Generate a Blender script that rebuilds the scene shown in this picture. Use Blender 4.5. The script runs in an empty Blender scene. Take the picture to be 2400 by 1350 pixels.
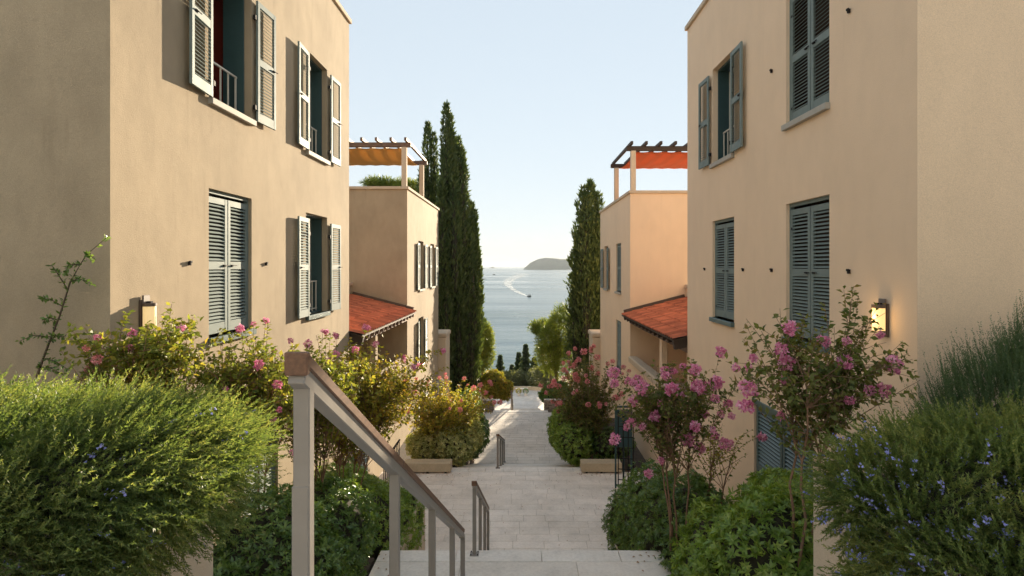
import bpy, bmesh, math, random
import numpy as np
from mathutils import Matrix, Vector

random.seed(7)
SC = bpy.context.scene
COL = SC.collection

# ------------------------------------------------------------------ camera, sky, sun, exposure
F = 1400.0                       # focal length in photograph pixels (2400 wide)
VX, HY = 1220.0, 624.0           # vanishing point of the alley and horizon row
cam_d = bpy.data.cameras.new('camera')
cam_d.sensor_width = 36.0
cam_d.lens = 36.0 * F / 2400.0
cam_d.shift_x = (1200 - VX) / 2400.0
cam_d.shift_y = (HY - 675) / 2400.0
cam_d.clip_start = 0.05
cam_d.clip_end = 90000
cam = bpy.data.objects.new('camera', cam_d)
COL.objects.link(cam)
cam.location = (0, 0, 0)
cam.rotation_euler = (math.radians(90), 0, 0)
SC.camera = cam

SUN = Vector((0.265, 1.0, 0.19)).normalized()
elev = math.asin(SUN.z)
azim = math.atan2(SUN.x, SUN.y)
world = bpy.data.worlds.new('World')
SC.world = world
world.use_nodes = True
wn = world.node_tree
bg = wn.nodes['Background']
sky = wn.nodes.new('ShaderNodeTexSky')
sky.sky_type = 'NISHITA'
sky.sun_disc = False
sky.sun_elevation = elev
sky.sun_rotation = azim
sky.altitude = 30
sky.air_density = 1.05
sky.dust_density = 0.0
sky.ozone_density = 3.6
gam = wn.nodes.new('ShaderNodeGamma')           # flattens the sky's brightness range, adding fill in the shade
gam.inputs[1].default_value = 0.19
wn.links.new(sky.outputs[0], gam.inputs[0])
wn.links.new(gam.outputs[0], bg.inputs[0])
bg.inputs[1].default_value = 0.118

sun_d = bpy.data.lights.new('sun', 'SUN')
sun_d.energy = 2.5
sun_d.angle = math.radians(0.5)
sun_d.color = (1.0, 0.83, 0.60)
sun = bpy.data.objects.new('sun', sun_d)
COL.objects.link(sun)
sun.rotation_euler = SUN.to_track_quat('Z', 'Y').to_euler()

SC.view_settings.view_transform = 'Standard'
SC.view_settings.look = 'None'
SC.view_settings.gamma = 1
SC.view_settings.use_curve_mapping = False
SC.view_settings.exposure = 2.55
SC.render.engine = 'CYCLES'
SC.cycles.use_denoising = True
SC.cycles.max_bounces = 10
SC.cycles.diffuse_bounces = 6
SC.cycles.transparent_max_bounces = 16
SC.cycles.sample_clamp_indirect = 8


def P(px, py, d):
    """point at depth d seen at photograph pixel px, py"""
    return Vector(((px - VX) * d / F, d, (HY - py) * d / F))


# ------------------------------------------------------------------ materials
class NT:
    def __init__(s, name):
        s.m = bpy.data.materials.new(name)
        s.m.use_nodes = True
        s.t = s.m.node_tree
        s.b = s.t.nodes['Principled BSDF']
        s.out = s.t.nodes['Material Output']

    def n(s, typ, **kw):
        nd = s.t.nodes.new(typ)
        for k, v in kw.items():
            if k.startswith('i_'):
                key = k[2:]
                key = int(key) if key.isdigit() else key
                nd.inputs[key].default_value = v
            else:
                setattr(nd, k, v)
        return nd

    def l(s, a, b):
        s.t.links.new(a, b)

    def ramp(s, fac, stops):
        r = s.n('ShaderNodeValToRGB')
        e = r.color_ramp.elements
        while len(e) < len(stops):
            e.new(0.5)
        for el, (p, c) in zip(e, stops):
            el.position = p
            el.color = (c[0], c[1], c[2], 1) if len(c) == 3 else c
        s.l(fac, r.inputs[0])
        return r.outputs[0]

    def noise(s, scale, detail=4, rough=0.55, coord=None, stretch=None):
        tc = s.n('ShaderNodeTexCoord')
        src = tc.outputs['Object'] if coord is None else coord
        if stretch:
            mp = s.n('ShaderNodeMapping')
            mp.inputs['Scale'].default_value = stretch
            s.l(src, mp.inputs[0])
            src = mp.outputs[0]
        nz = s.n('ShaderNodeTexNoise')
        nz.inputs['Scale'].default_value = scale
        nz.inputs['Detail'].default_value = detail
        nz.inputs['Roughness'].default_value = rough
        s.l(src, nz.inputs['Vector'])
        return nz.outputs[0]

    def mix(s, fac, a, b, blend='MIX'):
        m = s.n('ShaderNodeMix', data_type='RGBA', blend_type=blend)
        for sock, val in ((m.inputs[0], fac), (m.inputs[6], a), (m.inputs[7], b)):
            if isinstance(val, bpy.types.NodeSocket):
                s.l(val, sock)
            elif isinstance(val, (int, float)):
                sock.default_value = val
            else:
                sock.default_value = (val[0], val[1], val[2], 1)
        return m.outputs[2]

    def bump(s, h, strength, dist, normal=None):
        b = s.n('ShaderNodeBump')
        b.inputs['Strength'].default_value = strength
        b.inputs['Distance'].default_value = dist
        s.l(h, b.inputs['Height'])
        if normal is not None:
            s.l(normal, b.inputs['Normal'])
        return b.outputs[0]


def world_pos(n):
    g = n.n('ShaderNodeNewGeometry')
    return g.outputs['Position']


def stucco(name, c, stain=0.10, streak_amt=0.7):
    n = NT(name)
    wp = world_pos(n)
    big = n.noise(0.55, 5, 0.6, wp)
    mid = n.noise(3.5, 4, 0.6, wp, (1, 1, 0.45))
    fine = n.noise(150, 2, 0.7, wp)
    c2 = [x * (1 - stain * 1.6) for x in c]
    c3 = [min(1, x * (1 + stain * 0.6)) for x in c]
    a = n.ramp(big, [(0.3, c2), (0.55, c), (0.75, c3)])
    b = n.ramp(mid, [(0.3, (1 - stain * 1.0,) * 3), (0.6, (1, 1, 1))])
    streak = n.noise(5.0, 4, 0.6, wp, (1.0, 1.0, 0.12))
    st = n.ramp(streak, [(0.62, (1, 1, 1)), (0.80, (0.80, 0.79, 0.78))])
    f = n.ramp(fine, [(0.25, (0.80, 0.80, 0.80)), (0.65, (1.06, 1.06, 1.06))])
    x = n.mix(1.0, a, b, 'MULTIPLY')
    x = n.mix(streak_amt, x, st, 'MULTIPLY')
    x = n.mix(1.0, x, f, 'MULTIPLY')
    n.l(x, n.b.inputs['Base Color'])
    n.b.inputs['Roughness'].default_value = 0.92
    n.b.inputs['Specular IOR Level'].default_value = 0.2
    grain = n.noise(90, 3, 0.7, wp)
    b1 = n.bump(grain, 0.5, 0.006)
    b2 = n.bump(n.noise(7, 3, 0.5, wp), 0.12, 0.02, b1)
    n.l(b2, n.b.inputs['Normal'])
    return n.m


def simple(name, c, rough=0.5, var=0.12, scale=6, bump=0.0, bscale=60, spec=0.5, metal=0.0, rnd=0.0, stretch=None):
    n = NT(name)
    wp = world_pos(n)
    nz = n.noise(scale, 4, 0.6, wp, stretch)
    col = n.ramp(nz, [(0.3, [x * (1 - var) for x in c]), (0.7, [min(1, x * (1 + var)) for x in c])])
    if rnd:
        oi = n.n('ShaderNodeObjectInfo')
        r = n.ramp(oi.outputs['Random'], [(0, (1 - rnd,) * 3), (1, (1 + rnd * 0.4,) * 3)])
        col = n.mix(1.0, col, r, 'MULTIPLY')
    n.l(col, n.b.inputs['Base Color'])
    rr = n.n('ShaderNodeMapRange')
    rr.inputs['To Min'].default_value = max(0, rough - 0.08)
    rr.inputs['To Max'].default_value = min(1, rough + 0.08)
    n.l(nz, rr.inputs['Value'])
    n.l(rr.outputs[0], n.b.inputs['Roughness'])
    n.b.inputs['Specular IOR Level'].default_value = spec
    n.b.inputs['Metallic'].default_value = metal
    if bump:
        n.l(n.bump(n.noise(bscale, 3, 0.6, wp, stretch), bump, 0.01), n.b.inputs['Normal'])
    return n.m


def stone(name, c, rnd=0.12):
    n = NT(name)
    wp = world_pos(n)
    a = n.noise(2.2, 6, 0.65, wp)
    b = n.noise(22, 4, 0.7, wp)
    d = n.noise(0.5, 5, 0.6, wp)
    col = n.ramp(a, [(0.28, [x * 0.82 for x in c]), (0.5, c), (0.75, [min(1, x * 1.1) for x in c])])
    col = n.mix(1.0, col, n.ramp(b, [(0.3, (0.86, 0.85, 0.84)), (0.6, (1, 1, 1))]), 'MULTIPLY')
    col = n.mix(0.8, col, n.ramp(d, [(0.35, (0.80, 0.78, 0.75)), (0.6, (1, 1, 1))]), 'MULTIPLY')
    oi = n.n('ShaderNodeObjectInfo')
    r = n.ramp(oi.outputs['Random'], [(0, (1 - rnd, 1 - rnd, 1 - rnd * 1.1)), (1, (1.03, 1.03, 1.03))])
    col = n.mix(1.0, col, r, 'MULTIPLY')
    n.l(col, n.b.inputs['Base Color'])
    n.b.inputs['Roughness'].default_value = 0.62
    n.b.inputs['Specular IOR Level'].default_value = 0.3
    n.l(n.bump(n.noise(45, 4, 0.65, wp), 0.25, 0.006), n.b.inputs['Normal'])
    return n.m


def leafmat(name, cols, trans=0.35, rough=0.45, tcol=None, clump=2.5, spec=0.35):
    """cols: dark to light leaf colours, picked per leaf and per clump"""
    n = NT(name)
    g = n.n('ShaderNodeNewGeometry')
    nz = n.noise(clump, 3, 0.6, g.outputs['Position'])
    ad = n.n('ShaderNodeMath', operation='MULTIPLY_ADD')
    n.l(g.outputs['Random Per Island'], ad.inputs[0])
    ad.inputs[1].default_value = 0.6
    sub = n.n('ShaderNodeMath', operation='MULTIPLY_ADD')
    n.l(nz, sub.inputs[0])
    sub.inputs[1].default_value = 1.3
    sub.inputs[2].default_value = -0.45
    n.l(sub.outputs[0], ad.inputs[2])
    k = len(cols)
    col = n.ramp(ad.outputs[0], [(i / max(1, k - 1), c) for i, c in enumerate(cols)])
    n.l(col, n.b.inputs['Base Color'])
    n.b.inputs['Roughness'].default_value = rough
    n.b.inputs['Specular IOR Level'].default_value = spec
    tr = n.n('ShaderNodeBsdfTranslucent')
    tm = n.mix(1.0, col, tcol or (1.35, 1.3, 0.6), 'MULTIPLY')
    n.l(tm, tr.inputs[0])
    ms = n.n('ShaderNodeMixShader')
    ms.inputs[0].default_value = trans
    n.l(n.b.outputs[0], ms.inputs[1])
    n.l(tr.outputs[0], ms.inputs[2])
    n.l(ms.outputs[0], n.out.inputs[0])
    return n.m


def emit(name, c, e, strength):
    n = NT(name)
    n.b.inputs['Base Color'].default_value = (*c, 1)
    n.b.inputs['Roughness'].default_value = 0.4
    n.b.inputs['Emission Color'].default_value = (*e, 1)
    n.b.inputs['Emission Strength'].default_value = strength
    return n.m


M = {}
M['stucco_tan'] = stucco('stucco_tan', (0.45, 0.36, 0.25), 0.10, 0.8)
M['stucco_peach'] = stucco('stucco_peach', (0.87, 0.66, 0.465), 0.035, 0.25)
M['stucco_cream'] = stucco('stucco_cream', (0.66, 0.54, 0.40), 0.06)
M['stucco_grey'] = stucco('stucco_grey', (0.38, 0.39, 0.39), 0.06)
M['coping'] = stucco('coping', (0.62, 0.50, 0.37), 0.08)
M['teal'] = simple('teal_paint', (0.085, 0.135, 0.135), 0.38, 0.08, 8, 0.05, 40)
M['teal_dark'] = simple('teal_dark', (0.03, 0.07, 0.075), 0.5, 0.08, 8)
M['shutter'] = simple('shutter_paint', (0.19, 0.235, 0.225), 0.66, 0.08, 5, 0.06, 50, spec=0.14)
M['sill_pale'] = simple('sill_pale', (0.42, 0.39, 0.34), 0.7, 0.08, 8, 0.1, 50, spec=0.1)
M['iron'] = simple('black_iron', (0.02, 0.018, 0.018), 0.7, 0.2, spec=0.15)
M['white_paint'] = simple('white_paint', (0.62, 0.58, 0.50), 0.4, 0.05)
M['room_shade'] = simple('room_shade', (0.05, 0.03, 0.025), 0.9)  # near-black backing: the unlit interior's shade put into the colour
M['curtain'] = simple('curtain', (0.20, 0.03, 0.02), 0.9)
M['glass'] = simple('window_glass', (0.02, 0.025, 0.03), 0.06, 0.0, spec=0.8)
M['slab'] = stone('limestone_slab', (0.86, 0.79, 0.715), 0.07)
M['slab_grey'] = stone('grey_slab', (0.74, 0.68, 0.615), 0.09)
M['nosing'] = stone('nosing_stone', (0.84, 0.79, 0.73), 0.05)
M['bench_stone'] = stone('bench_stone', (0.58, 0.48, 0.34), 0.05)
M['rubble'] = stone('rubble_stone', (0.36, 0.30, 0.255), 0.35)
M['grout'] = simple('grout', (0.45, 0.40, 0.35), 0.95, 0.2, 8)
M['soil'] = simple('soil', (0.07, 0.05, 0.035), 0.95, 0.3, 5, 0.6, 30)
M['earth'] = simple('dry_grass_earth', (0.10, 0.10, 0.05), 0.95, 0.4, 0.6, 0.6, 8)
M['steel'] = simple('taupe_steel', (0.25, 0.225, 0.20), 0.42, 0.06, 9)
M['rail_wood'] = simple('rail_wood', (0.15, 0.075, 0.042), 0.5, 0.35, 14, 0.1, 50, stretch=(6, 1, 6))
M['beam_wood'] = simple('pergola_wood', (0.16, 0.10, 0.07), 0.7, 0.3, 10, 0.2, 50)
M['dark_wood'] = simple('dark_wood', (0.05, 0.032, 0.022), 0.7, 0.3, 10)
M['tile'] = simple('roof_tile', (0.46, 0.13, 0.06), 0.75, 0.28, 3, 0.15, 60, spec=0.3, rnd=0.34)
M['flash'] = simple('flashing', (0.09, 0.065, 0.05), 0.5, 0.3)
M['bark'] = simple('myrtle_bark', (0.24, 0.14, 0.085), 0.8, 0.3, 12, 0.3, 60)
M['bark_dark'] = simple('dark_bark', (0.09, 0.065, 0.045), 0.9, 0.3, 8, 0.5, 30)
M['core_shade'] = simple('shade_core', (0.035, 0.032, 0.018), 0.95, 0.4, 20, 0.6, 50)  # solid dark plant cores: inside shade put into the colour


def cloth(name, c):
    n = NT(name)
    n.b.inputs['Base Color'].default_value = (*c, 1)
    n.b.inputs['Roughness'].default_value = 0.9
    tr = n.n('ShaderNodeBsdfTranslucent')
    tr.inputs[0].default_value = (*c, 1)
    ms = n.n('ShaderNodeMixShader')
    ms.inputs[0].default_value = 0.45
    n.l(n.b.outputs[0], ms.inputs[1])
    n.l(tr.outputs[0], ms.inputs[2])
    n.l(ms.outputs[0], n.out.inputs[0])
    return n.m


M['cloth_ochre'] = cloth('cloth_ochre', (0.72, 0.45, 0.17))
M['cloth_orange'] = cloth('cloth_orange', (0.68, 0.19, 0.085))
M['lamp_glass'] = emit('lamp_glass', (0.8, 0.65, 0.4), (1.0, 0.60, 0.20), 0.17)
M['lamp_glass_dim'] = emit('lamp_glass_dim', (0.8, 0.65, 0.4), (1.0, 0.66, 0.26), 0.10)
M['bronze'] = simple('bronze_metal', (0.11, 0.075, 0.055), 0.4, 0.2)
M['plate'] = simple('plate_metal', (0.17, 0.14, 0.12), 0.5, 0.12)
M['white_plastic'] = simple('white_plastic', (0.7, 0.68, 0.64), 0.4, 0.03)

M['rosemary'] = leafmat('rosemary', [(0.075, 0.125, 0.045), (0.15, 0.205, 0.07), (0.33, 0.33, 0.13)], 0.5, 0.5)
M['rosemary_dark'] = leafmat('rosemary_dark', [(0.05, 0.09, 0.045), (0.085, 0.14, 0.065), (0.13, 0.19, 0.09)], 0.4, 0.5)
M['hedge'] = leafmat('hedge_leaf', [(0.065, 0.125, 0.035), (0.12, 0.21, 0.05), (0.25, 0.35, 0.09)], 0.38, 0.28, spec=0.55)
M['hedge_light'] = leafmat('hedge_leaf_light', [(0.11, 0.19, 0.035), (0.21, 0.33, 0.055), (0.40, 0.48, 0.12)], 0.4, 0.28, spec=0.55)
M['variegated'] = leafmat('variegated_leaf', [(0.12, 0.19, 0.05), (0.46, 0.48, 0.20), (0.70, 0.66, 0.38)], 0.35, 0.4)
M['myrtle'] = leafmat('myrtle_leaf', [(0.09, 0.13, 0.03), (0.17, 0.21, 0.045), (0.29, 0.30, 0.07), (0.38, 0.28, 0.06)], 0.5, 0.5, clump=5, spec=0.15)
M['myrtle_dark'] = leafmat('myrtle_leaf_dark', [(0.07, 0.10, 0.04), (0.12, 0.155, 0.05), (0.20, 0.22, 0.07), (0.28, 0.18, 0.08)], 0.45, 0.5, clump=5, spec=0.2)
M['myrtle_gold'] = leafmat('myrtle_leaf_gold', [(0.13, 0.17, 0.035), (0.26, 0.27, 0.05), (0.40, 0.34, 0.07), (0.48, 0.24, 0.05)], 0.5, 0.5, clump=4, spec=0.15)
M['cypress'] = leafmat('cypress_spray', [(0.045, 0.075, 0.03), (0.08, 0.12, 0.04), (0.15, 0.18, 0.055)], 0.25, 0.6, clump=1.4)
M['pine'] = leafmat('pine_needles', [(0.08, 0.12, 0.025), (0.17, 0.22, 0.04), (0.30, 0.31, 0.07)], 0.45, 0.5, clump=0.8)
M['fir'] = leafmat('dark_conifer', [(0.05, 0.075, 0.045), (0.085, 0.12, 0.065), (0.13, 0.16, 0.085)], 0.3, 0.6, clump=0.8)
M['olive'] = leafmat('olive_leaf', [(0.09, 0.105, 0.055), (0.15, 0.165, 0.085), (0.23, 0.24, 0.13)], 0.35, 0.5, clump=0.8)
M['petal'] = leafmat('pink_petal', [(0.50, 0.15, 0.24), (0.76, 0.26, 0.46), (0.87, 0.44, 0.62), (0.94, 0.70, 0.78)], 0.35, 0.7, (1.1, 1, 1), 8, 0.1)
M['petal_coral'] = leafmat('coral_petal', [(0.52, 0.20, 0.16), (0.72, 0.25, 0.28), (0.84, 0.40, 0.42), (0.90, 0.62, 0.58)], 0.35, 0.7, (1.1, 1, 1), 8, 0.1)
M['petal_blue'] = leafmat('blue_petal', [(0.28, 0.30, 0.72), (0.42, 0.44, 0.85)], 0.3, 0.7, (1, 1, 1.1), 8, 0.1)


# ------------------------------------------------------------------ mesh helpers
def link(name, me, mat=None, parent=None):
    o = bpy.data.objects.new(name, me)
    COL.objects.link(o)
    if mat is not None and me is not None and not me.materials:
        me.materials.append(mat if not isinstance(mat, str) else M[mat])
    if parent is not None:
        o.parent = parent
        if parent.get('_root'):
            o.matrix_parent_inverse = Matrix.Translation(-Vector(parent['_root']))
    return o


def thing(name, label, cat, loc, group=None):
    o = bpy.data.objects.new(name, None)
    COL.objects.link(o)
    o.empty_display_size = 0.1
    o.location = loc
    o['_root'] = list(loc)
    o['label'] = label
    o['category'] = cat
    if group:
        o['group'] = group
    return o


def tag(o, label, cat, group=None):
    o['label'] = label
    o['category'] = cat
    if group:
        o['group'] = group
    return o


def struct(o, label=None):
    o['kind'] = 'structure'
    if label:
        o['label'] = label
    return o


class MB:
    def __init__(s):
        s.v = []
        s.f = []

    def quad(s, a, b, c, d):
        i = len(s.v)
        s.v += [tuple(a), tuple(b), tuple(c), tuple(d)]
        s.f.append((i, i + 1, i + 2, i + 3))

    def box(s, x0, x1, y0, y1, z0, z1, mat=None):
        i = len(s.v)
        if x0 > x1: x0, x1 = x1, x0
        if y0 > y1: y0, y1 = y1, y0
        if z0 > z1: z0, z1 = z1, z0
        pts = [Vector((x, y, z)) for z in (z0, z1) for y in (y0, y1) for x in (x0, x1)]
        if mat is not None:
            pts = [mat @ p for p in pts]
        s.v += [tuple(p) for p in pts]
        for f in ((0, 2, 3, 1), (4, 5, 7, 6), (0, 1, 5, 4), (2, 6, 7, 3), (0, 4, 6, 2), (1, 3, 7, 5)):
            s.f.append(tuple(i + k for k in f))

    def bar(s, a, b, w, h, up=(0, 0, 1)):
        """box of width w (sideways) and height h running from a to b"""
        a = Vector(a); b = Vector(b)
        d = (b - a)
        L = d.length
        y = d.normalized()
        x = y.cross(Vector(up)).normalized()
        z = x.cross(y)
        m = Matrix(((x.x, y.x, z.x, a.x), (x.y, y.y, z.y, a.y), (x.z, y.z, z.z, a.z), (0, 0, 0, 1)))
        s.box(-w / 2, w / 2, 0, L, -h / 2, h / 2, m)

    def tube(s, pts, rad, n=6, cap=True):
        pts = [Vector(p) for p in pts]
        base = len(s.v)
        m = len(pts)
        for k, p in enumerate(pts):
            t = (pts[min(k + 1, m - 1)] - pts[max(k - 1, 0)]).normalized()
            ref = Vector((0, 0, 1)) if abs(t.z) < 0.9 else Vector((1, 0, 0))
            x = t.cross(ref).normalized()
            y = t.cross(x)
            r = rad[k] if hasattr(rad, '__len__') else rad
            for j in range(n):
                a = 2 * math.pi * j / n
                s.v.append(tuple(p + x * (r * math.cos(a)) + y * (r * math.sin(a))))
        for k in range(m - 1):
            for j in range(n):
                a = base + k * n + j
                b = base + k * n + (j + 1) % n
                s.f.append((a, b, b + n, a + n))
        if cap:
            s.f.append(tuple(base + j for j in reversed(range(n))))
            s.f.append(tuple(base + (m - 1) * n + j for j in range(n)))

    def mesh(s, name, bevel=0.0, smooth=False, weld=False):
        me = bpy.data.meshes.new(name)
        me.from_pydata(s.v, [], s.f)
        bm = bmesh.new()
        bm.from_mesh(me)
        if weld:
            bmesh.ops.remove_doubles(bm, verts=bm.verts, dist=1e-4)
        bmesh.ops.recalc_face_normals(bm, faces=bm.faces)
        if bevel:
            bmesh.ops.bevel(bm, geom=list(bm.edges), offset=bevel, segments=1, affect='EDGES', profile=0.7)
        bm.to_mesh(me)
        bm.free()
        if smooth:
            me.polygons.foreach_set('use_smooth', [True] * len(me.polygons))
        me.update()
        return me

    def build(s, name, mat, parent=None, bevel=0.0, smooth=False):
        return link(name, s.mesh(name, bevel, smooth), mat, parent)


def np_mesh(name, V, nper):
    """V (N*nper,3): N separate polygons of nper corners"""
    V = np.ascontiguousarray(V, dtype=np.float32)
    nv = len(V)
    npoly = nv // nper
    me = bpy.data.meshes.new(name)
    me.vertices.add(nv)
    me.vertices.foreach_set('co', V.ravel())
    me.loops.add(nv)
    me.loops.foreach_set('vertex_index', np.arange(nv, dtype=np.int32))
    me.polygons.add(npoly)
    me.polygons.foreach_set('loop_start', np.arange(0, nv, nper, dtype=np.int32))
    me.update(calc_edges=True)
    me.validate()
    return me


def unit(a):
    return a / np.maximum(np.linalg.norm(a, axis=-1, keepdims=True), 1e-9)


def leaf_verts(pos, axis, nrm, L, W, fold=0.25):
    """folded rhombic leaves"""
    axis = unit(axis)
    side = unit(np.cross(axis, nrm))
    nn = np.cross(side, axis)
    L = np.broadcast_to(np.asarray(L, float), (len(pos),))[:, None]
    W = np.broadcast_to(np.asarray(W, float), (len(pos),))[:, None]
    mid = pos + axis * L * 0.48 + nn * fold * W
    tip = pos + axis * L - nn * L * 0.08
    V = np.stack([pos, mid - side * W / 2, tip, mid + side * W / 2], 1)
    return V.reshape(-1, 3)


def ellipsoid_surface(rng, ells, n, jitter=0.05, zmin=None, cut=0.9):
    """points and normals on the outside of a union of ellipsoids (c, r)"""
    C = np.array([e[0] for e in ells], float)
    R = np.array([e[1] for e in ells], float)
    w = (R[:, 0] * R[:, 1] + R[:, 1] * R[:, 2] + R[:, 0] * R[:, 2])
    w = w / w.sum()
    outp, outn = [], []
    tot = 0
    while tot < n:
        k = rng.choice(len(ells), size=n, p=w)
        d = unit(rng.normal(size=(n, 3)))
        d = unit(d * (1.0 / R[k]) ** 0.35)
        p = C[k] + R[k] * d * (1 + rng.normal(size=(n, 1)) * jitter)
        nn = unit(d / R[k])
        ok = np.ones(n, bool)
        for j in range(len(ells)):
            q = ((p - C[j]) / (R[j] * cut))
            ok &= ~(((q ** 2).sum(1) < 1) & (k != j))
        if zmin is not None:
            ok &= p[:, 2] > zmin
        outp.append(p[ok]); outn.append(nn[ok])
        tot += int(ok.sum())
    return np.concatenate(outp)[:n], np.concatenate(outn)[:n]


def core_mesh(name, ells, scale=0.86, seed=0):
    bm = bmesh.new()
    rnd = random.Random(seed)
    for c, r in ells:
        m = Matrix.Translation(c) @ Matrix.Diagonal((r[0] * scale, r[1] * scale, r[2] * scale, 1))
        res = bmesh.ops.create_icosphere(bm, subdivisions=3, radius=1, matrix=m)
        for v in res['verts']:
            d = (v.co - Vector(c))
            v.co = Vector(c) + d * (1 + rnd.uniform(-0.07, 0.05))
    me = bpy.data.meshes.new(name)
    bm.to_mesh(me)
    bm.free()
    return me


# ------------------------------------------------------------------ the setting: ground, steps, paving, sea
XL, XR = -4.06, 3.94             # alley faces of the houses
prof_y = [-60, 1.2, 6.3, 8.1, 12.2, 17.3, 24.2, 32.7, 38, 42, 62, 84, 100, 150, 170, 320]
prof_z = [-1.55, -1.6, -4.2, -4.2, -6.2, -6.2, -8.3, -8.3, -10.4, -10.4, -17.0, -17.0, -19, -30.5, -33, -45]


def ground_z(y):
    return float(np.interp(y, prof_y, prof_z))


def build_terrain():
    xs = np.concatenate([np.linspace(-320, -20, 26), np.linspace(-16, 16, 17), np.linspace(20, 320, 26)])
    ys = np.concatenate([np.linspace(-60, 0, 7), np.linspace(1.2, 40, 60), np.linspace(44, 320, 60)])
    v, f = [], []
    rng = np.random.default_rng(1)
    for y in ys:
        for x in xs:
            z = ground_z(y)
            if abs(x) > 18 and y > 20:
                z += 0.5 * math.sin(x * 0.13 + y * 0.07)
            v.append((x, y, z))
    nx = len(xs)
    for j in range(len(ys) - 1):
        for i in range(nx - 1):
            a = j * nx + i
            f.append((a, a + 1, a + nx + 1, a + nx))
    me = bpy.data.meshes.new('ground')
    me.from_pydata(v, [], f)
    struct(link('ground', me, M['earth']))


build_terrain()

SEA = -30.0


def build_sea():
    n = NT('sea_water')
    wp = world_pos(n)
    n.b.inputs['Base Color'].default_value = (0.022, 0.075, 0.085, 1)
    n.b.inputs['Roughness'].default_value = 0.16
    n.b.inputs['IOR'].default_value = 1.33
    a = n.noise(0.22, 4, 0.65, wp, (1.0, 1.0, 1))
    b = n.noise(0.012, 5, 0.6, wp, (0.6, 1.6, 1))
    c = n.noise(0.0022, 4, 0.6, wp, (0.35, 2.2, 1))
    n1 = n.bump(a, 0.5, 0.55)
    n2 = n.bump(b, 0.5, 5.0, n1)
    n.l(n2, n.b.inputs['Normal'])
    r = n.n('ShaderNodeMapRange')
    r.inputs['From Min'].default_value = 0.35
    r.inputs['From Max'].default_value = 0.65
    r.inputs['To Min'].default_value = 0.10
    r.inputs['To Max'].default_value = 0.32
    n.l(c, r.inputs['Value'])
    n.l(r.outputs[0], n.b.inputs['Roughness'])
    m = MB()
    m.quad((-14000, 120, SEA), (14000, 120, SEA), (14000, 30000, SEA), (-14000, 30000, SEA))
    m.build('sea', n.m)['kind'] = 'structure'


build_sea()


def build_island(name, y0, x_pts, h_pts, depth, seed):
    rng = np.random.default_rng(seed)
    nx, ny = 90, 20
    xs = np.linspace(x_pts[0], x_pts[-1], nx)
    v, f = [], []
    ph = rng.uniform(0, 6, 6)
    for j in range(ny):
        t = j / (ny - 1)
        for i, x in enumerate(xs):
            h = np.interp(x, x_pts, h_pts)
            s = math.sin(math.pi * min(1, t * 1.02)) ** 0.6 if 0 < t < 1 else 0
            bump = sum(math.sin(x * 0.02 * (k + 1) + ph[k] + t * 7) / (k + 1) for k in range(6)) * 0.02 * h
            tex = rng.normal() * 0.8 if h > 5 else 0
            v.append((x, y0 + depth * t, SEA - 1 + (h + bump + tex) * s))
    for j in range(ny - 1):
        for i in range(nx - 1):
            a = j * nx + i
            f.append((a, a + 1, a + nx + 1, a + nx))
    me = bpy.data.meshes.new(name)
    me.from_pydata(v, [], f)
    o = link(name, me, simple(name + '_scrub', (0.045, 0.06, 0.03), 0.95, 0.35, 0.02))
    o['kind'] = 'structure'
    return o


s_ = 5250 / F
build_island('island', 5250, [6 * s_, 11 * s_, 24 * s_, 40 * s_, 58 * s_, 80 * s_, 110 * s_, 150 * s_, 210 * s_, 270 * s_],
             [0, 20, 62, 94, 106, 108, 98, 80, 50, 0], 500, 3)
s_ = 9000 / F
build_island('islet', 9000, [-78 * s_, -72 * s_, -65 * s_, -60 * s_, -50 * s_], [0, 8, 26, 9, 0], 150, 4)


# paving: each slab is an object; variants share meshes
SLABS = {}


def slab_mesh(w, d, t=0.05):
    k = (round(w, 3), round(d, 3), t)
    if k not in SLABS:
        m = MB()
        m.box(-w / 2, w / 2, -d / 2, d / 2, -t, 0)
        SLABS[k] = m.mesh('slab', 0.004)
    return SLABS[k]


def pave(parent, x0, x1, y0, y1, z, d, widths, mat, seed, gap=0.006, limit=290, order_near=True):
    rnd = random.Random(seed)
    y = y0
    cnt = 0
    rest = MB()
    while y < y1 - 0.02:
        dd = min(d, y1 - y)
        x = x0 - rnd.uniform(0, widths[-1] * 0.8)
        while x < x1 - 0.01:
            w = rnd.choice(widths)
            a, b = max(x, x0), min(x + w, x1)
            if b - a > 0.05:
                dz = rnd.uniform(-0.002, 0.002)
                if cnt < limit:
                    me = slab_mesh(b - a - gap, dd - gap)
                    o = link('slab', me, mat, parent)
                    o.location = ((a + b) / 2, y + dd / 2, z + dz)
                    o.rotation_euler = (rnd.uniform(-.0012, .0012), rnd.uniform(-.0012, .0012), 0)
                    if not me.materials:
                        me.materials.append(M[mat])
                    cnt += 1
                else:
                    rest.box(a + gap / 2, b - gap / 2, y + gap / 2, y + dd - gap / 2, z - 0.05, z + dz)
            x += w
        y += dd
    if rest.v:
        rest.build('slabs', mat, parent)['kind'] = 'stuff'


def paved(name, x0, x1, y0, y1, z, d, widths, mat, seed, zbot, gap=0.007):
    m = MB()
    m.box(x0, x1, y0, y1, zbot, z - 0.012)
    o = m.build(name, 'grout')
    struct(o)
    pave(o, x0, x1, y0, y1, z, d, widths, mat, seed, gap)
    return o


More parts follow.
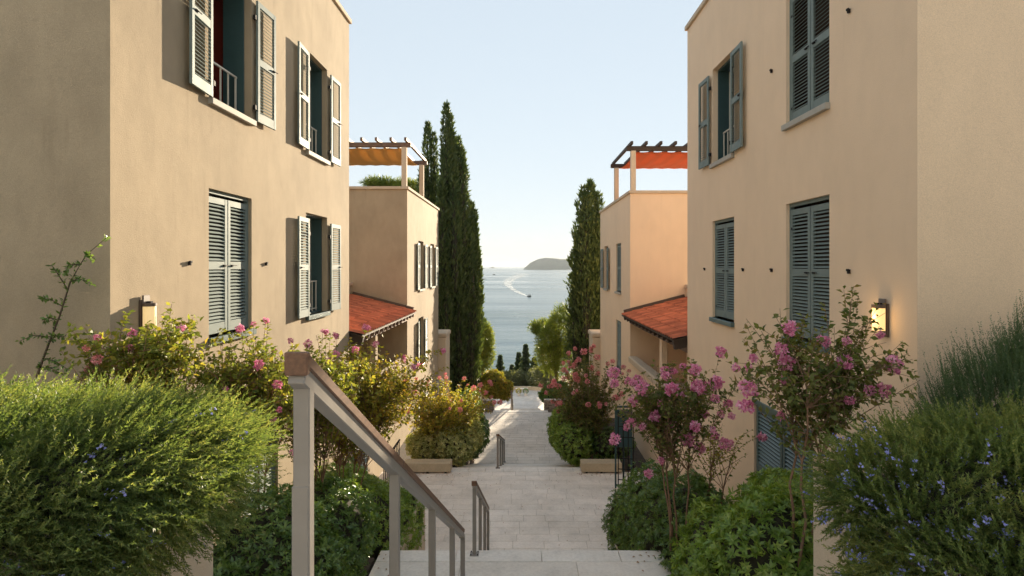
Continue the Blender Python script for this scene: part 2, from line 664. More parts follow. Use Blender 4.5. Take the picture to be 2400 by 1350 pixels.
def stairs(name, x0, x1, y0, y1, z0, z1, n, first_nosing=True):
    """steps going down from (y0,z0) to (y1,z1); each step a part"""
    m = MB()
    m.bar((0.5 * (x0 + x1), y0 + 0.01, z0 - 0.75), (0.5 * (x0 + x1), y1 + 0.1, z1 - 0.75), (x1 - x0) * 0.98, 0.5)
    o = struct(m.build(name, 'grout'))
    dy = (y1 - y0) / n
    dz = (z1 - z0) / n
    for i in range(n):
        st = MB()
        z = z0 + dz * (i + 1) if i < n - 1 else z1 + 0.004
        st.box(x0, x1, y0 + dy * i + 0.002, y0 + dy * (i + 1) - 0.002 + 0.02, z - 0.5, z)
        st.build('step', 'nosing', o, 0.006)
    return o


# upper street, flight, landing, flight, courtyard, flight, terrace, flights down to the round square
paved('street', -9, 9, -6, 1.25, -1.35, 0.6, [0.8, 1.0, 1.2], 'slab', 11, -1.9)
stairs('upper_stairs', -1.88, 1.88, 1.25, 6.25, -1.35, -3.86, 15)
ld = paved('landing', -1.9, 1.9, 6.27, 7.8, -3.86, 0.51, [0.9, 1.2, 1.5], 'slab', 12, -4.4)
for i, (a, b) in enumerate(((-1.9, -0.86), (-0.86, 0.28), (0.28, 1.32), (1.32, 1.9))):
    m = MB(); m.box(a + 0.003, b - 0.003, 7.805, 8.11, -4.0, -3.856)
    m.build('nosing', 'nosing', ld, 0.008)
stairs('middle_stairs', -1.9, 1.9, 8.13, 12.0, -3.86, -5.85, 12)
ct = paved('courtyard', -3.95, 3.85, 12.05, 17.0, -5.85, 0.33, [0.5, 0.66, 0.66, 0.9], 'slab', 13, -6.5, 0.007)
for i in range(8):
    m = MB(); m.box(-2.0 + i * 0.5 + 0.003, -1.5 + i * 0.5 - 0.003, 17.005, 17.36, -6.02, -5.846)
    m.build('nosing', 'nosing', ct, 0.008)
stairs('lower_stairs', -1.9, 1.9, 17.38, 23.9, -5.85, -7.9, 12)
tr = paved('terrace', -1.9, 1.98, 23.95, 32.3, -7.9, 0.36, [0.6, 0.75, 0.9], 'slab_grey', 14, -8.6, 0.013)
for i in range(3):
    m = MB(); m.box(-1.5 + i * 1.0 + 0.003, -0.5 + i * 1.0 - 0.003, 32.305, 32.75, -8.1, -7.89)
    m.build('nosing', 'nosing', tr, 0.008)
stairs('garden_stairs', -1.4, 1.4, 32.8, 38.0, -7.9, -10.0, 14)
paved('garden_walk', -1.4, 1.4, 38.1, 42.0, -10.0, 0.9, [1.4], 'slab_grey', 15, -10.8)
stairs('shore_stairs', -1.4, 1.4, 42.1, 62.0, -10.0, -16.5, 40)
paved('shore_walk', -1.4, 1.4, 62.2, 66.2, -16.5, 1.0, [1.4], 'slab_grey', 16, -17.2)


def round_square():
    m = MB()
    n = 48
    c = Vector((0.2, 72.5, -16.5))
    R = 7.2
    i0 = len(m.v)
    for k in range(n):
        a = 2 * math.pi * k / n
        m.v.append((c.x + R * math.cos(a), c.y + R * math.sin(a), c.z))
    for k in range(n):
        a = 2 * math.pi * k / n
        m.v.append((c.x + R * math.cos(a), c.y + R * math.sin(a), c.z - 0.6))
    m.f.append(tuple(range(n)))
    for k in range(n):
        m.f.append((k, (k + 1) % n, n + (k + 1) % n, n + k))
    struct(m.build('square', 'slab_grey'))
    w = MB()
    pts = []
    for k in range(25):
        a = math.radians(20 + 140 * k / 24)
        pts.append((a, R - 0.1, R + 0.25))
    for (a0, r0, r1), (a1, _, _) in zip(pts[:-1], pts[1:]):
        q = [(c.x + r * math.cos(a), c.y + r * math.sin(a)) for a, r in ((a0, r0), (a1, r0), (a1, r1), (a0, r1))]
        z0, z1 = c.z - 0.1, c.z + 0.45
        i = len(w.v)
        w.v += [(x, y, z0) for x, y in q] + [(x, y, z1) for x, y in q]
        for f in ((0, 1, 5, 4), (1, 2, 6, 5), (2, 3, 7, 6), (3, 0, 4, 7), (4, 5, 6, 7)):
            w.f.append(tuple(i + j for j in f))
    o = w.build('low_wall', 'bench_stone')
    tag(o, 'curved low stone wall at the back of the distant round square', 'wall')
    b = thing('park_bench', 'small stone bench in front of the curved wall on the far square', 'bench', (0.15, 78.4, c.z))
    m = MB(); m.box(-0.65, 0.95, 78.1, 78.6, c.z + 0.40, c.z + 0.5); m.build('seat', 'slab', b, 0.01)
    for x in (-0.55, 0.65):
        m = MB(); m.box(x, x + 0.2, 78.15, 78.55, c.z, c.z + 0.4); m.build('leg', 'bench_stone', b)
    rng = np.random.default_rng(5)
    for k, x in enumerate((-0.25, 0.65)):
        t = thing('potted_plant', ('pale pot with a yellowing plant on the far square, nearer the dark handrail post',
                                   'pale pot with a green plant on the far square, farther from the handrail post')[k], 'plant pot', (x, 76.3 , c.z), 'pots on the far square')
        m = MB(); m.tube([(x, 76.3, c.z), (x, 76.3, c.z + 0.35)], [0.18, 0.25], 10); m.build('pot', 'white_plastic', t)
        p, nn = ellipsoid_surface(rng, [((x, 76.3, c.z + 0.55), (0.3, 0.3, 0.28))], 300)
        me = np_mesh('foliage', leaf_verts(p, nn + rng.normal(size=p.shape) * 0.5, rng.normal(size=p.shape), 0.12, 0.06), 4)
        link('foliage', me, M['myrtle_gold' if k == 0 else 'hedge'], t)


round_square()


# beds, retaining walls and planters
def soil(name, x0, x1, y0, y1, z, zb):
    m = MB(); m.box(x0, x1, y0, y1, zb, z)
    struct(m.build(name, 'soil'))


for s in (-1, 1):
    xa, xb = (XL + 0.01, -1.98) if s < 0 else (1.98, XR - 0.01)
    soil('planting_bed', xa, xb, 3.75, 8.1, -3.95, -4.6)
    soil('planting_bed', xa, xb, 8.1, 12.0, -4.55, -6.3)
    xa, xb = (XL + 0.01, -2.0) if s < 0 else (2.08, XR - 0.01)
    soil('planting_bed', xa, xb, 17.3, 24.0, -6.1, -8.6)
    soil('planting_bed', xa, xb, 24.0, 33.0, -7.6, -8.6)


def low_wall(x0, x1, y0, y1, z0, z1, mat, label, cap=True):
    t = thing('retaining_wall', label, 'wall', ((x0 + x1) / 2, (y0 + y1) / 2, z0))
    m = MB(); m.box(x0, x1, y0, y1, z0, z1 - (0.05 if cap else 0)); m.build('wall', mat, t, 0.004)
    if cap:
        m = MB(); m.box(x0 - 0.015, x1 + 0.015, y0 - 0.015, y1 + 0.015, z1 - 0.05, z1); m.build('coping', 'coping', t, 0.008)
    return t


low_wall(-2.12, -1.92, 8.15, 12.03, -6.2, -4.47, 'stucco_cream', 'low cream wall beside the middle stairs with a small step light')
low_wall(1.92, 2.12, 8.15, 12.03, -6.2, -4.47, 'stucco_cream', 'low cream wall beside the middle stairs under the green shaded hedge')
t = thing('step_light', 'small grey step light on the low wall end by the courtyard', 'light', (-2.02, 12.04, -5.1))
m = MB(); m.box(-2.09, -1.96, 12.03, 12.06, -5.35, -5.05); m.build('housing', 'plate', t, 0.005)
m = MB(); m.box(-1.925, -1.895, 11.25, 11.5, -5.25, -5.0); m.build('cover', 'steel', t, 0.004)


def rubble_wall(x0, x1, y0, y1, z0, z1, face, label, seed):
    """mortar body with individual stones proud of the seen faces"""
    t = thing('stone_wall', label, 'wall', ((x0 + x1) / 2, (y0 + y1) / 2, z0), 'rubble stone walls by the terrace')
    m = MB(); m.box(x0, x1, y0, y1, z0, z1); m.build('wall', 'grout', t)
    rnd = random.Random(seed)

    def stones(horizontal_len, origin, udir, out):
        z = z0 + max(0, (z1 - z0) - 0.9)
        while z < z1 - 0.02:
            h = min(rnd.uniform(0.13, 0.2), z1 - z + 0.03)
            u = 0
            while u < horizontal_len - 0.02:
                w = min(rnd.uniform(0.16, 0.34), horizontal_len - u)
                if w < 0.05:
                    break
                c = Vector(origin) + Vector(udir) * (u + w / 2) + Vector((0, 0, z + h / 2 - origin[2])) + Vector(out) * 0.012
                bm = bmesh.new()
                bmesh.ops.create_cube(bm, size=1)
                bmesh.ops.bevel(bm, geom=list(bm.edges), offset=0.22, segments=1, affect='EDGES')
                for v in bm.verts:
                    a = v.co.x * (w - 0.02) + rnd.uniform(-.008, .008)
                    b = v.co.y * 0.09
                    cz = v.co.z * (h - 0.02) + rnd.uniform(-.008, .008)
                    v.co = c + Vector(udir) * a + Vector(out) * b + Vector((0, 0, cz))
                me = bpy.data.meshes.new('stone'); bm.to_mesh(me); bm.free()
                link('stone', me, M['rubble'], t)
                u += w
            z += h
    if 'front' in face:
        stones(x1 - x0, (x0, y0, z0), (1, 0, 0), (0, -1, 0))
    if 'left' in face:
        stones(y1 - y0, (x0, y0, z0), (0, 1, 0), (-1, 0, 0))
    if 'right' in face:
        stones(y1 - y0, (x1, y0, z0), (0, 1, 0), (1, 0, 0))


rubble_wall(1.30, 2.75, 32.85, 33.3, -8.6, -7.38, ('front',), 'short rubble stone wall under the dark round bush past the terrace', 21)
rubble_wall(-2.6, -1.45, 32.85, 33.3, -8.6, -7.40, ('front',), 'short rubble stone wall under the pale yellow bush past the terrace', 22)
rubble_wall(2.0, 2.3, 24.0, 31.5, -8.6, -7.40, ('left',), 'long rubble stone wall edging the terrace on the coral myrtle side', 23)
rubble_wall(-2.25, -1.92, 24.0, 31.5, -8.6, -7.40, ('right',), 'long rubble stone wall edging the terrace by the golden myrtle', 24)


def planter(x0, x1, y0, y1, z1, label):
    t = thing('planter', label, 'planter', ((x0 + x1) / 2, (y0 + y1) / 2, -4))
    m = MB(); m.box(x0, x1, y0, y1, -4.3, z1); m.build('wall', 'stucco_cream', t, 0.008)
    m = MB(); m.box(x0 + 0.15, x1 - 0.15, y0 + 0.15, y1 - 0.15, z1, z1 + 0.05); m.build('soil', 'soil', t)


planter(-7.5, -1.9, 1.3, 3.7, -1.12, 'cream rendered planter half covered by the sunlit hanging rosemary')
planter(1.83, 7.5, 1.3, 3.74, -1.30, 'cream rendered planter under the blue flowering rosemary')


# ------------------------------------------------------------------ houses
LEAF_W, LEAF_H = 0.60, 1.84
N_SL = 15


def shutter_meshes(w=LEAF_W, h=LEAF_H):
    st, top, mid, bot, t = 0.07, 0.085, 0.11, 0.14, 0.036
    m = MB()
    m.box(-w / 2, -w / 2 + st, -t / 2, t / 2, 0, h)
    m.box(w / 2 - st, w / 2, -t / 2, t / 2, 0, h)
    zm = h * 0.50
    for z0, z1 in ((0, bot), (zm - mid / 2, zm + mid / 2), (h - top, h)):
        m.box(-w / 2 + st, w / 2 - st, -t / 2 + 0.002, t / 2 - 0.002, z0, z1)
    frame = m.mesh('shutter', 0.003)
    frame.materials.append(M['shutter'])
    sl = MB()
    rot = Matrix.Rotation(math.radians(-41), 4, 'X')         # outer edge lower
    sl.box(-w / 2 + st - 0.005, w / 2 - st + 0.005, -0.021, 0.021, -0.004, 0.004, rot)
    slat = sl.mesh('slat')
    slat.materials.append(M['shutter'])
    zs = []
    for z0, z1 in ((bot, zm - mid / 2), (zm + mid / 2, h - top)):
        p = (z1 - z0) / N_SL
        zs += [z0 + p * (k + 0.5) for k in range(N_SL)]
    hm = MB()
    hm.box(-0.02, 0.10, -0.012, 0.012, -0.022, 0.022)
    hm.box(-0.05, 0.0, -0.02, 0.02, -0.035, 0.035)
    hinge = hm.mesh('hinge', 0.003)
    hinge.materials.append(M['iron'])
    lm = MB()
    lm.box(-0.03, 0.03, 0.0, 0.018, -0.012, 0.012)
    lm.box(-0.11, 0.02, 0.016, 0.030, -0.006, 0.006)
    latch = lm.mesh('latch', 0.002)
    latch.materials.append(M['iron'])
    allsl = MB()
    for z in zs:
        allsl.box(-w / 2 + st - 0.005, w / 2 - st + 0.005, -0.021, 0.021, -0.004, 0.004, Matrix.Translation((0, 0, z)) @ rot)
    allm = allsl.mesh('slats')
    allm.materials.append(M['shutter'])
    return dict(frame=frame, slat=slat, zs=zs, hinge=hinge, latch=latch, all=allm, w=w, h=h)


SH = shutter_meshes()
SH_DOOR = shutter_meshes(0.98, 2.1)


class House:
    def __init__(s, name, label, side, y0, y1, ztop, zbot, mat, depth=9.0):
        s.side = side
        s.xw = XL if side < 0 else XR
        s.y0, s.y1, s.ztop, s.zbot, s.mat, s.depth = y0, y1, ztop, zbot, mat, depth
        s.root = thing(name, label, 'house', (s.xw + side * depth / 2, (y0 + y1) / 2, zbot), 'stepped houses along the alley')
        s.op = []

    def X(s, n):
        return s.xw - s.side * n

    def box(s, m, n0, n1, y0, y1, z0, z1):
        m.box(s.X(n0), s.X(n1), y0, y1, z0, z1)

    def walls(s):
        m = MB()
        ys = sorted({s.y0, s.y1} | {o[0] for o in s.op} | {o[1] for o in s.op})
        zs = sorted({s.zbot, s.ztop} | {o[2] for o in s.op} | {o[3] for o in s.op})
        R = 0.11
        for a, b in zip(ys[:-1], ys[1:]):
            for c, d in zip(zs[:-1], zs[1:]):
                ym, zm = (a + b) / 2, (c + d) / 2
                if any(o[0] < ym < o[1] and o[2] < zm < o[3] for o in s.op):
                    continue
                X = s.X(0)
                m.quad((X, a, c), (X, b, c), (X, b, d), (X, a, d))
        xf = s.X(-s.depth)
        X = s.X(0)
        for y in (s.y0, s.y1):
            m.quad((X, y, s.zbot), (xf, y, s.zbot), (xf, y, s.ztop), (X, y, s.ztop))
        m.quad((xf, s.y0, s.zbot), (xf, s.y1, s.zbot), (xf, s.y1, s.ztop), (xf, s.y0, s.ztop))
        zr = s.ztop - 0.04
        m.quad((X, s.y0, zr), (X, s.y1, zr), (xf, s.y1, zr), (xf, s.y0, zr))
        for (a, b, c, d, *_) in s.op:
            Xi = s.X(-R)
            m.quad((X, a, c), (Xi, a, c), (Xi, a, d), (X, a, d))
            m.quad((X, b, c), (Xi, b, c), (Xi, b, d), (X, b, d))
            m.quad((X, a, d), (X, b, d), (Xi, b, d), (Xi, a, d))
            m.quad((X, a, c), (X, b, c), (Xi, b, c), (Xi, a, c))
        me = m.mesh('wall', weld=True)
        link('wall', me, s.mat, s.root)
        c = MB()
        e, t = 0.055, 0.10
        s.box(c, -0.28, e, s.y0 - e, s.y1 + e, s.ztop, s.ztop + t)
        s.box(c, -s.depth + 0.28, -0.2805, s.y0 - e, s.y0 + 0.28, s.ztop, s.ztop + t)
        s.box(c, -s.depth + 0.28, -0.2805, s.y1 - 0.28, s.y1 + e, s.ztop, s.ztop + t)
        s.box(c, -s.depth - e, -s.depth + 0.2795, s.y0 - e, s.y1 + e, s.ztop, s.ztop + t)
        c.build('coping', 'coping', s.root, 0.006)

    def leaf(s, set_, y, z, n, opened, fine, rot=0.0, hinge_sign=0):
        sh = link('shutter', set_['frame'], None, s.root)
        nv = Vector((-s.side, 0, 0))
        yv = nv                                     # louvres shed rain outward; open leaves keep the face that catches the sun
        xv = yv.cross(Vector((0, 0, 1)))
        mt = Matrix(((xv.x, yv.x, 0, s.X(n)), (xv.y, yv.y, 0, y), (0, 0, 1, z), (0, 0, 0, 1)))
        sh.matrix_basis = mt @ Matrix.Rotation(rot, 4, 'Z')
        if fine:
            for zz in set_['zs']:
                o = link('slat', set_['slat'], None, sh)
                o.location = (0, 0, zz)
                o.rotation_euler = (random.uniform(-0.02, 0.02), 0, 0)
            if hinge_sign:
                sg = hinge_sign * (1 if xv.y > 0 else -1)      # hinge on the +y or -y edge of the leaf
                for zz in (0.20, set_['h'] - 0.28):
                    o = link('hinge', set_['hinge'], None, sh)
                    o.location = (sg * (set_['w'] / 2 + 0.03), -0.005 if opened else 0.006, zz)
                    o.rotation_euler = (0, 0, 0 if sg < 0 else math.pi)
                o = link('latch', set_['latch'], None, sh)
                o.location = (-sg * (set_['w'] / 2 - 0.10), 0.018 if not opened else 0.018, set_['h'] * 0.50)
        else:
            o = link('slats', set_['all'], None, sh)
            o['kind'] = 'stuff'
        return sh

    def window(s, ya, yb, zs, zh, state, sill_mat, fine=True, stops=True, rots=(0, 0), sash='shut'):
        s.op.append((ya, yb, zs, zh))
        ym = (ya + yb) / 2
        if state == 'closed':
            w = (yb - ya) / 2 - 0.003
            for k, y in enumerate((ya + (yb - ya) / 4, yb - (yb - ya) / 4)):
                s.leaf(SH, y, zs + 0.03, -0.075, False, fine, 0, -1 if k == 0 else 1)
            f = MB()
            s.box(f, -0.11, -0.05, ya, ya + 0.025, zs, zh)
            s.box(f, -0.11, -0.05, yb - 0.025, yb, zs, zh)
            s.box(f, -0.11, -0.05, ya + 0.025, yb - 0.025, zh - 0.05, zh)
            f.build('window_frame', 'shutter', s.root)
            b = MB(); s.box(b, -0.35, -0.34, ya - 0.1, yb + 0.1, zs - 0.1, zh + 0.1)
            s.box(b, -0.34, -0.112, ya - 0.01, ya - 0.001, zs - 0.1, zh + 0.1)
            s.box(b, -0.34, -0.112, yb + 0.001, yb + 0.01, zs - 0.1, zh + 0.1)
            b.build('window_recess', 'room_shade', s.root)
            if stops and fine:
                for y in (ya - 0.48, yb + 0.48):
                    g = MB(); zc = (zs + zh) / 2 + 0.0
                    s.box(g, 0.0, 0.035, y - 0.014, y + 0.014, zc - 0.03, zc + 0.022)
                    s.box(g, 0.022, 0.042, y - 0.022, y + 0.022, zc + 0.0, zc + 0.028)
                    g.build('shutter_stop', 'iron', s.root, 0.004)
        else:
            w = LEAF_W
            s.leaf(SH, ya - w / 2 - 0.0, zs + 0.0, 0.068, True, fine, rots[0], 1)
            s.leaf(SH, yb + w / 2 + 0.06, zs + 0.0, 0.068, True, fine, rots[1], -1)
            f = MB()
            d0, d1 = -0.112, -0.42
            s.box(f, d0, d1, ya - 0.02, ya + 0.03, zs - 0.02, zh + 0.02)
            s.box(f, d0, d1, yb - 0.03, yb + 0.02, zs - 0.02, zh + 0.02)
            s.box(f, d0, d1, ya + 0.03, yb - 0.03, zh - 0.04, zh + 0.02)
            s.box(f, d0, d1, ya + 0.03, yb - 0.03, zs - 0.02, zs + 0.02)
            f.build('window_frame', 'teal_dark', s.root, 0.003)
            r = MB()
            s.box(r, -0.425, -1.6, ya - 0.3, ya - 0.28, zs, zh); s.box(r, -0.425, -1.6, yb + 0.28, yb + 0.3, zs, zh)
            s.box(r, -1.6, -1.62, ya - 0.3, yb + 0.3, zs, zh)
            s.box(r, -0.425, -1.6, ya - 0.3, yb + 0.3, zh, zh + 0.02); s.box(r, -0.425, -1.6, ya - 0.3, yb + 0.3, zs - 0.02, zs)
            r.build('window_recess', 'curtain' if sash == 'tilted' else 'room_shade', s.root)
            w0, w1 = ya + 0.03, yb - 0.03
            halves = [(w0, (w0 + w1) / 2 - 0.002), ((w0 + w1) / 2 + 0.002, w1)]
            if sash == 'tilted':
                halves = halves[:1]
            for hi, (a, b) in enumerate(halves):
                q = MB(); n0, n1 = -0.33, -0.38
                s.box(q, n0, n1, a, a + 0.055, zs + 0.02, zh - 0.04)
                s.box(q, n0, n1, b - 0.055, b, zs + 0.02, zh - 0.04)
                s.box(q, n0, n1, a + 0.055, b - 0.055, zs + 0.02, zs + 0.10)
                s.box(q, n0, n1, a + 0.055, b - 0.055, zh - 0.11, zh - 0.04)
                fo = q.build('sash', 'white_paint' if fine else 'teal', s.root, 0.003)
                g = MB(); s.box(g, -0.35, -0.36, a + 0.05, b - 0.05, zs + 0.09, zh - 0.10)
                gl = g.build('pane', 'glass', fo)
                if sash == 'tilted':
                    piv = Vector((s.X(-0.35), a, zs + 0.02))
                    fo.matrix_basis = Matrix.Translation(piv) @ Matrix.Rotation(s.side * math.radians(9), 4, 'Y') @ Matrix.Translation(-piv)
            if fine:
                g = MB()
                s.box(g, -0.20, -0.225, ya + 0.04, yb - 0.04, zs + 0.62, zs + 0.645)
                s.box(g, -0.20, -0.225, ya + 0.04, yb - 0.04, zs + 0.06, zs + 0.08)
                k = 6
                for i in range(k):
                    y = ya + 0.05 + (yb - ya - 0.13) * i / (k - 1)
                    ww = 0.03 if i in (0, k - 1) else 0.014
                    s.box(g, -0.203, -0.222, y, y + ww, zs + 0.02, zs + 0.62)
                g.build('window_guard', 'white_paint', s.root)
        m = MB()
        s.box(m, -0.109, 0.065, ya - 0.02, yb + 0.03, zs - 0.085, zs + 0.0)
        m.build('sill', sill_mat, s.root, 0.006)


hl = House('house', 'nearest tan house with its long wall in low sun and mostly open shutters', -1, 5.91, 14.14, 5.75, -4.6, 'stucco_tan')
c1, c2 = (7.78, 9.02), (11.30, 12.54)
r_low, r_up = (-0.94, 1.02), (2.20, 4.12)
hl.window(*c1, *r_low, 'closed', 'teal')
hl.window(*c2, *r_low, 'open', 'teal', rots=(0.05, -0.03))
hl.window(*c1, *r_up, 'open', 'sill_pale', rots=(0.09, -0.05), sash='tilted')
hl.window(*c2, *r_up, 'open', 'sill_pale', rots=(0.05, -0.03))
hl.op.append((8.75, 10.0, -3.95, -2.05))
for k, y in enumerate((9.06, 9.69)):
    hl.leaf(SH, y, -3.93, -0.06, False, k == 0, 0, 0)
b = MB(); hl.box(b, -0.14, -0.112, 8.6, 10.2, -4.1, -1.9); b.build('window_recess', 'room_shade', hl.root)
hl.walls()

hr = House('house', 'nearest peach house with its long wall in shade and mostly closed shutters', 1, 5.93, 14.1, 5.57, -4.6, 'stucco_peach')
c1, c2 = (7.62, 8.86), (11.02, 12.26)
r_low, r_up = (-1.04, 0.92), (2.09, 4.02)
hr.window(*c1, *r_low, 'closed', 'teal')
hr.window(*c2, *r_low, 'closed', 'teal')
hr.window(*c1, *r_up, 'closed', 'sill_pale')
hr.window(*c2, *r_up, 'open', 'sill_pale', rots=(-0.04, 0.03))
hr.op.append((8.05, 10.08, -4.4, -2.30))
for y in (8.56, 9.57):
    hr.leaf(SH_DOOR, y, -4.4, -0.05, False, True, 0, 0)
b = MB(); hr.box(b, -0.14, -0.112, 7.9, 10.2, -4.55, -2.2); b.build('window_recess', 'room_shade', hr.root)
b = MB(); hr.box(b, -0.10, 0.02, 8.0, 10.13, -2.30, -2.22); b.build('lintel', 'teal', hr.root, 0.004)
hr.walls()
# dark painted door leaves
for o in hr.root.children:
    if o.name.startswith('shutter') and o.data == SH_DOOR['frame']:
        pass
SH_DOOR['frame'].materials[0] = M['teal']
SH_DOOR['slat'].materials[0] = M['teal']

BY0, BY1 = 21.4, 29.5
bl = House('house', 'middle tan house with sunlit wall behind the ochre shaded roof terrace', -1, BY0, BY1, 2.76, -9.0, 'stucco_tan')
bl.mat = 'stucco_tan'
for (ya, yb) in ((23.75, 24.98), (26.9, 28.1)):
    bl.window(ya, yb, -0.93, 1.02, 'open', 'sill_pale', fine=False, rots=(0.03, -0.03))
bl.window(23.75, 24.98, -4.03, -2.08, 'open', 'teal', fine=False, rots=(0.12, -0.03))
bl.window(23.75, 24.98, -7.2, -5.25, 'open', 'teal', fine=False, rots=(0.12, -0.03))
bl.walls()
for y in (14.75, 15.37):
    bl.leaf(SH, y, -5.72, 0.03, False, False)
br = House('house', 'middle peach house in shade behind the orange shaded roof terrace', 1, BY0 + 0.06, BY1, 2.62, -9.0, 'stucco_peach')
br.window(23.4, 24.63, -1.03, 0.92, 'closed', 'sill_pale', fine=False)
br.window(26.9, 28.1, -1.03, 0.92, 'open', 'sill_pale', fine=False, rots=(-0.05, 0.03))
br.window(23.4, 24.63, -4.13, -2.18, 'closed', 'teal', fine=False)
br.walls()
for side, z, lab, mat in ((-1, -0.35, 'farthest tan house half hidden behind the tall cypress group', 'stucco_tan'),
                          (1, -1.7, 'farthest peach house half hidden behind the lone cypress', 'stucco_peach')):
    h = House('house', lab, side, 37.2, 45.3, z, -14.5, mat)
    for (ya, yb) in ((39.4, 40.6), (42.7, 43.9)):
        for zz in (-4.1, -7.2):
            h.window(ya, yb, zz, zz + 1.95, 'closed', 'teal', fine=False)
    h.walls()
    # garden wall with rounded coping beyond the middle house
    x = h.X(0.42); x2 = h.X(0.0)
    t = thing('garden_wall', ('cream garden wall with pale coping just beyond the sunlit middle house' if side < 0 else
                              'cream garden wall with pale coping just beyond the shaded middle house'), 'wall', (h.X(0.2), 30.5, -9))
    m = MB(); m.box(h.X(-1.5), h.X(0.36), 29.52, 31.2, -9.0, -3.55); m.build('wall', 'stucco_cream', t)
    m = MB(); m.box(h.X(-1.5), h.X(0.42), 29.52, 31.26, -3.549, -3.3); m.build('coping', 'coping', t, 0.06)


# added unseen house across the upper street, bouncing sun onto camera-facing planting
uh = thing('house', 'unseen grey house added across the upper street to bounce sun downhill', 'house', (0, -13, -1.5))
m = MB(); m.box(-15, 15, -18, -9.0, -2.0, 8.0); m.build('wall', 'stucco_grey', uh)
m = MB(); m.box(-15.05, 15.05, -18.05, -8.95, 8.001, 8.12); m.build('coping', 'coping', uh, 0.01)
for zz in (-0.4, 2.9):
    for k in range(8):
        x = -12.6 + k * 3.6
        m = MB(); m.box(x - 0.6, x + 0.6, -8.998, -8.95, zz, zz + 1.95); m.build('shutter', 'shutter', uh)


# ------------------------------------------------------------------ porches with tiled roofs
def tile_mesh():
    m = MB()
    W, L, n = 0.205, 0.44, 8
    for j, y in enumerate((0.0, L)):
        lift = 0.022 if j == 0 else 0.0
        for k in range(n + 1):
            u = k / n
            z = 0.048 * math.exp(-((u - 0.5) / 0.2) ** 2) + lift
            m.v.append(((u - 0.5) * W * 1.02, y, z))
    for k in range(n):
        m.f.append((k, k + 1, n + 1 + k + 1, n + 1 + k))
    i = len(m.v)
    for k in range(n + 1):
        u = k / n
        m.v.append(((u - 0.5) * W * 1.02, 0.004, 0.048 * math.exp(-((u - 0.5) / 0.2) ** 2) + 0.022 - 0.018))
    for k in range(n):
        m.f.append((k + 1, k, i + k, i + k + 1))
    me = m.mesh('tile', smooth=False)
    me.materials.append(M['tile'])
    return me


TILE = tile_mesh()


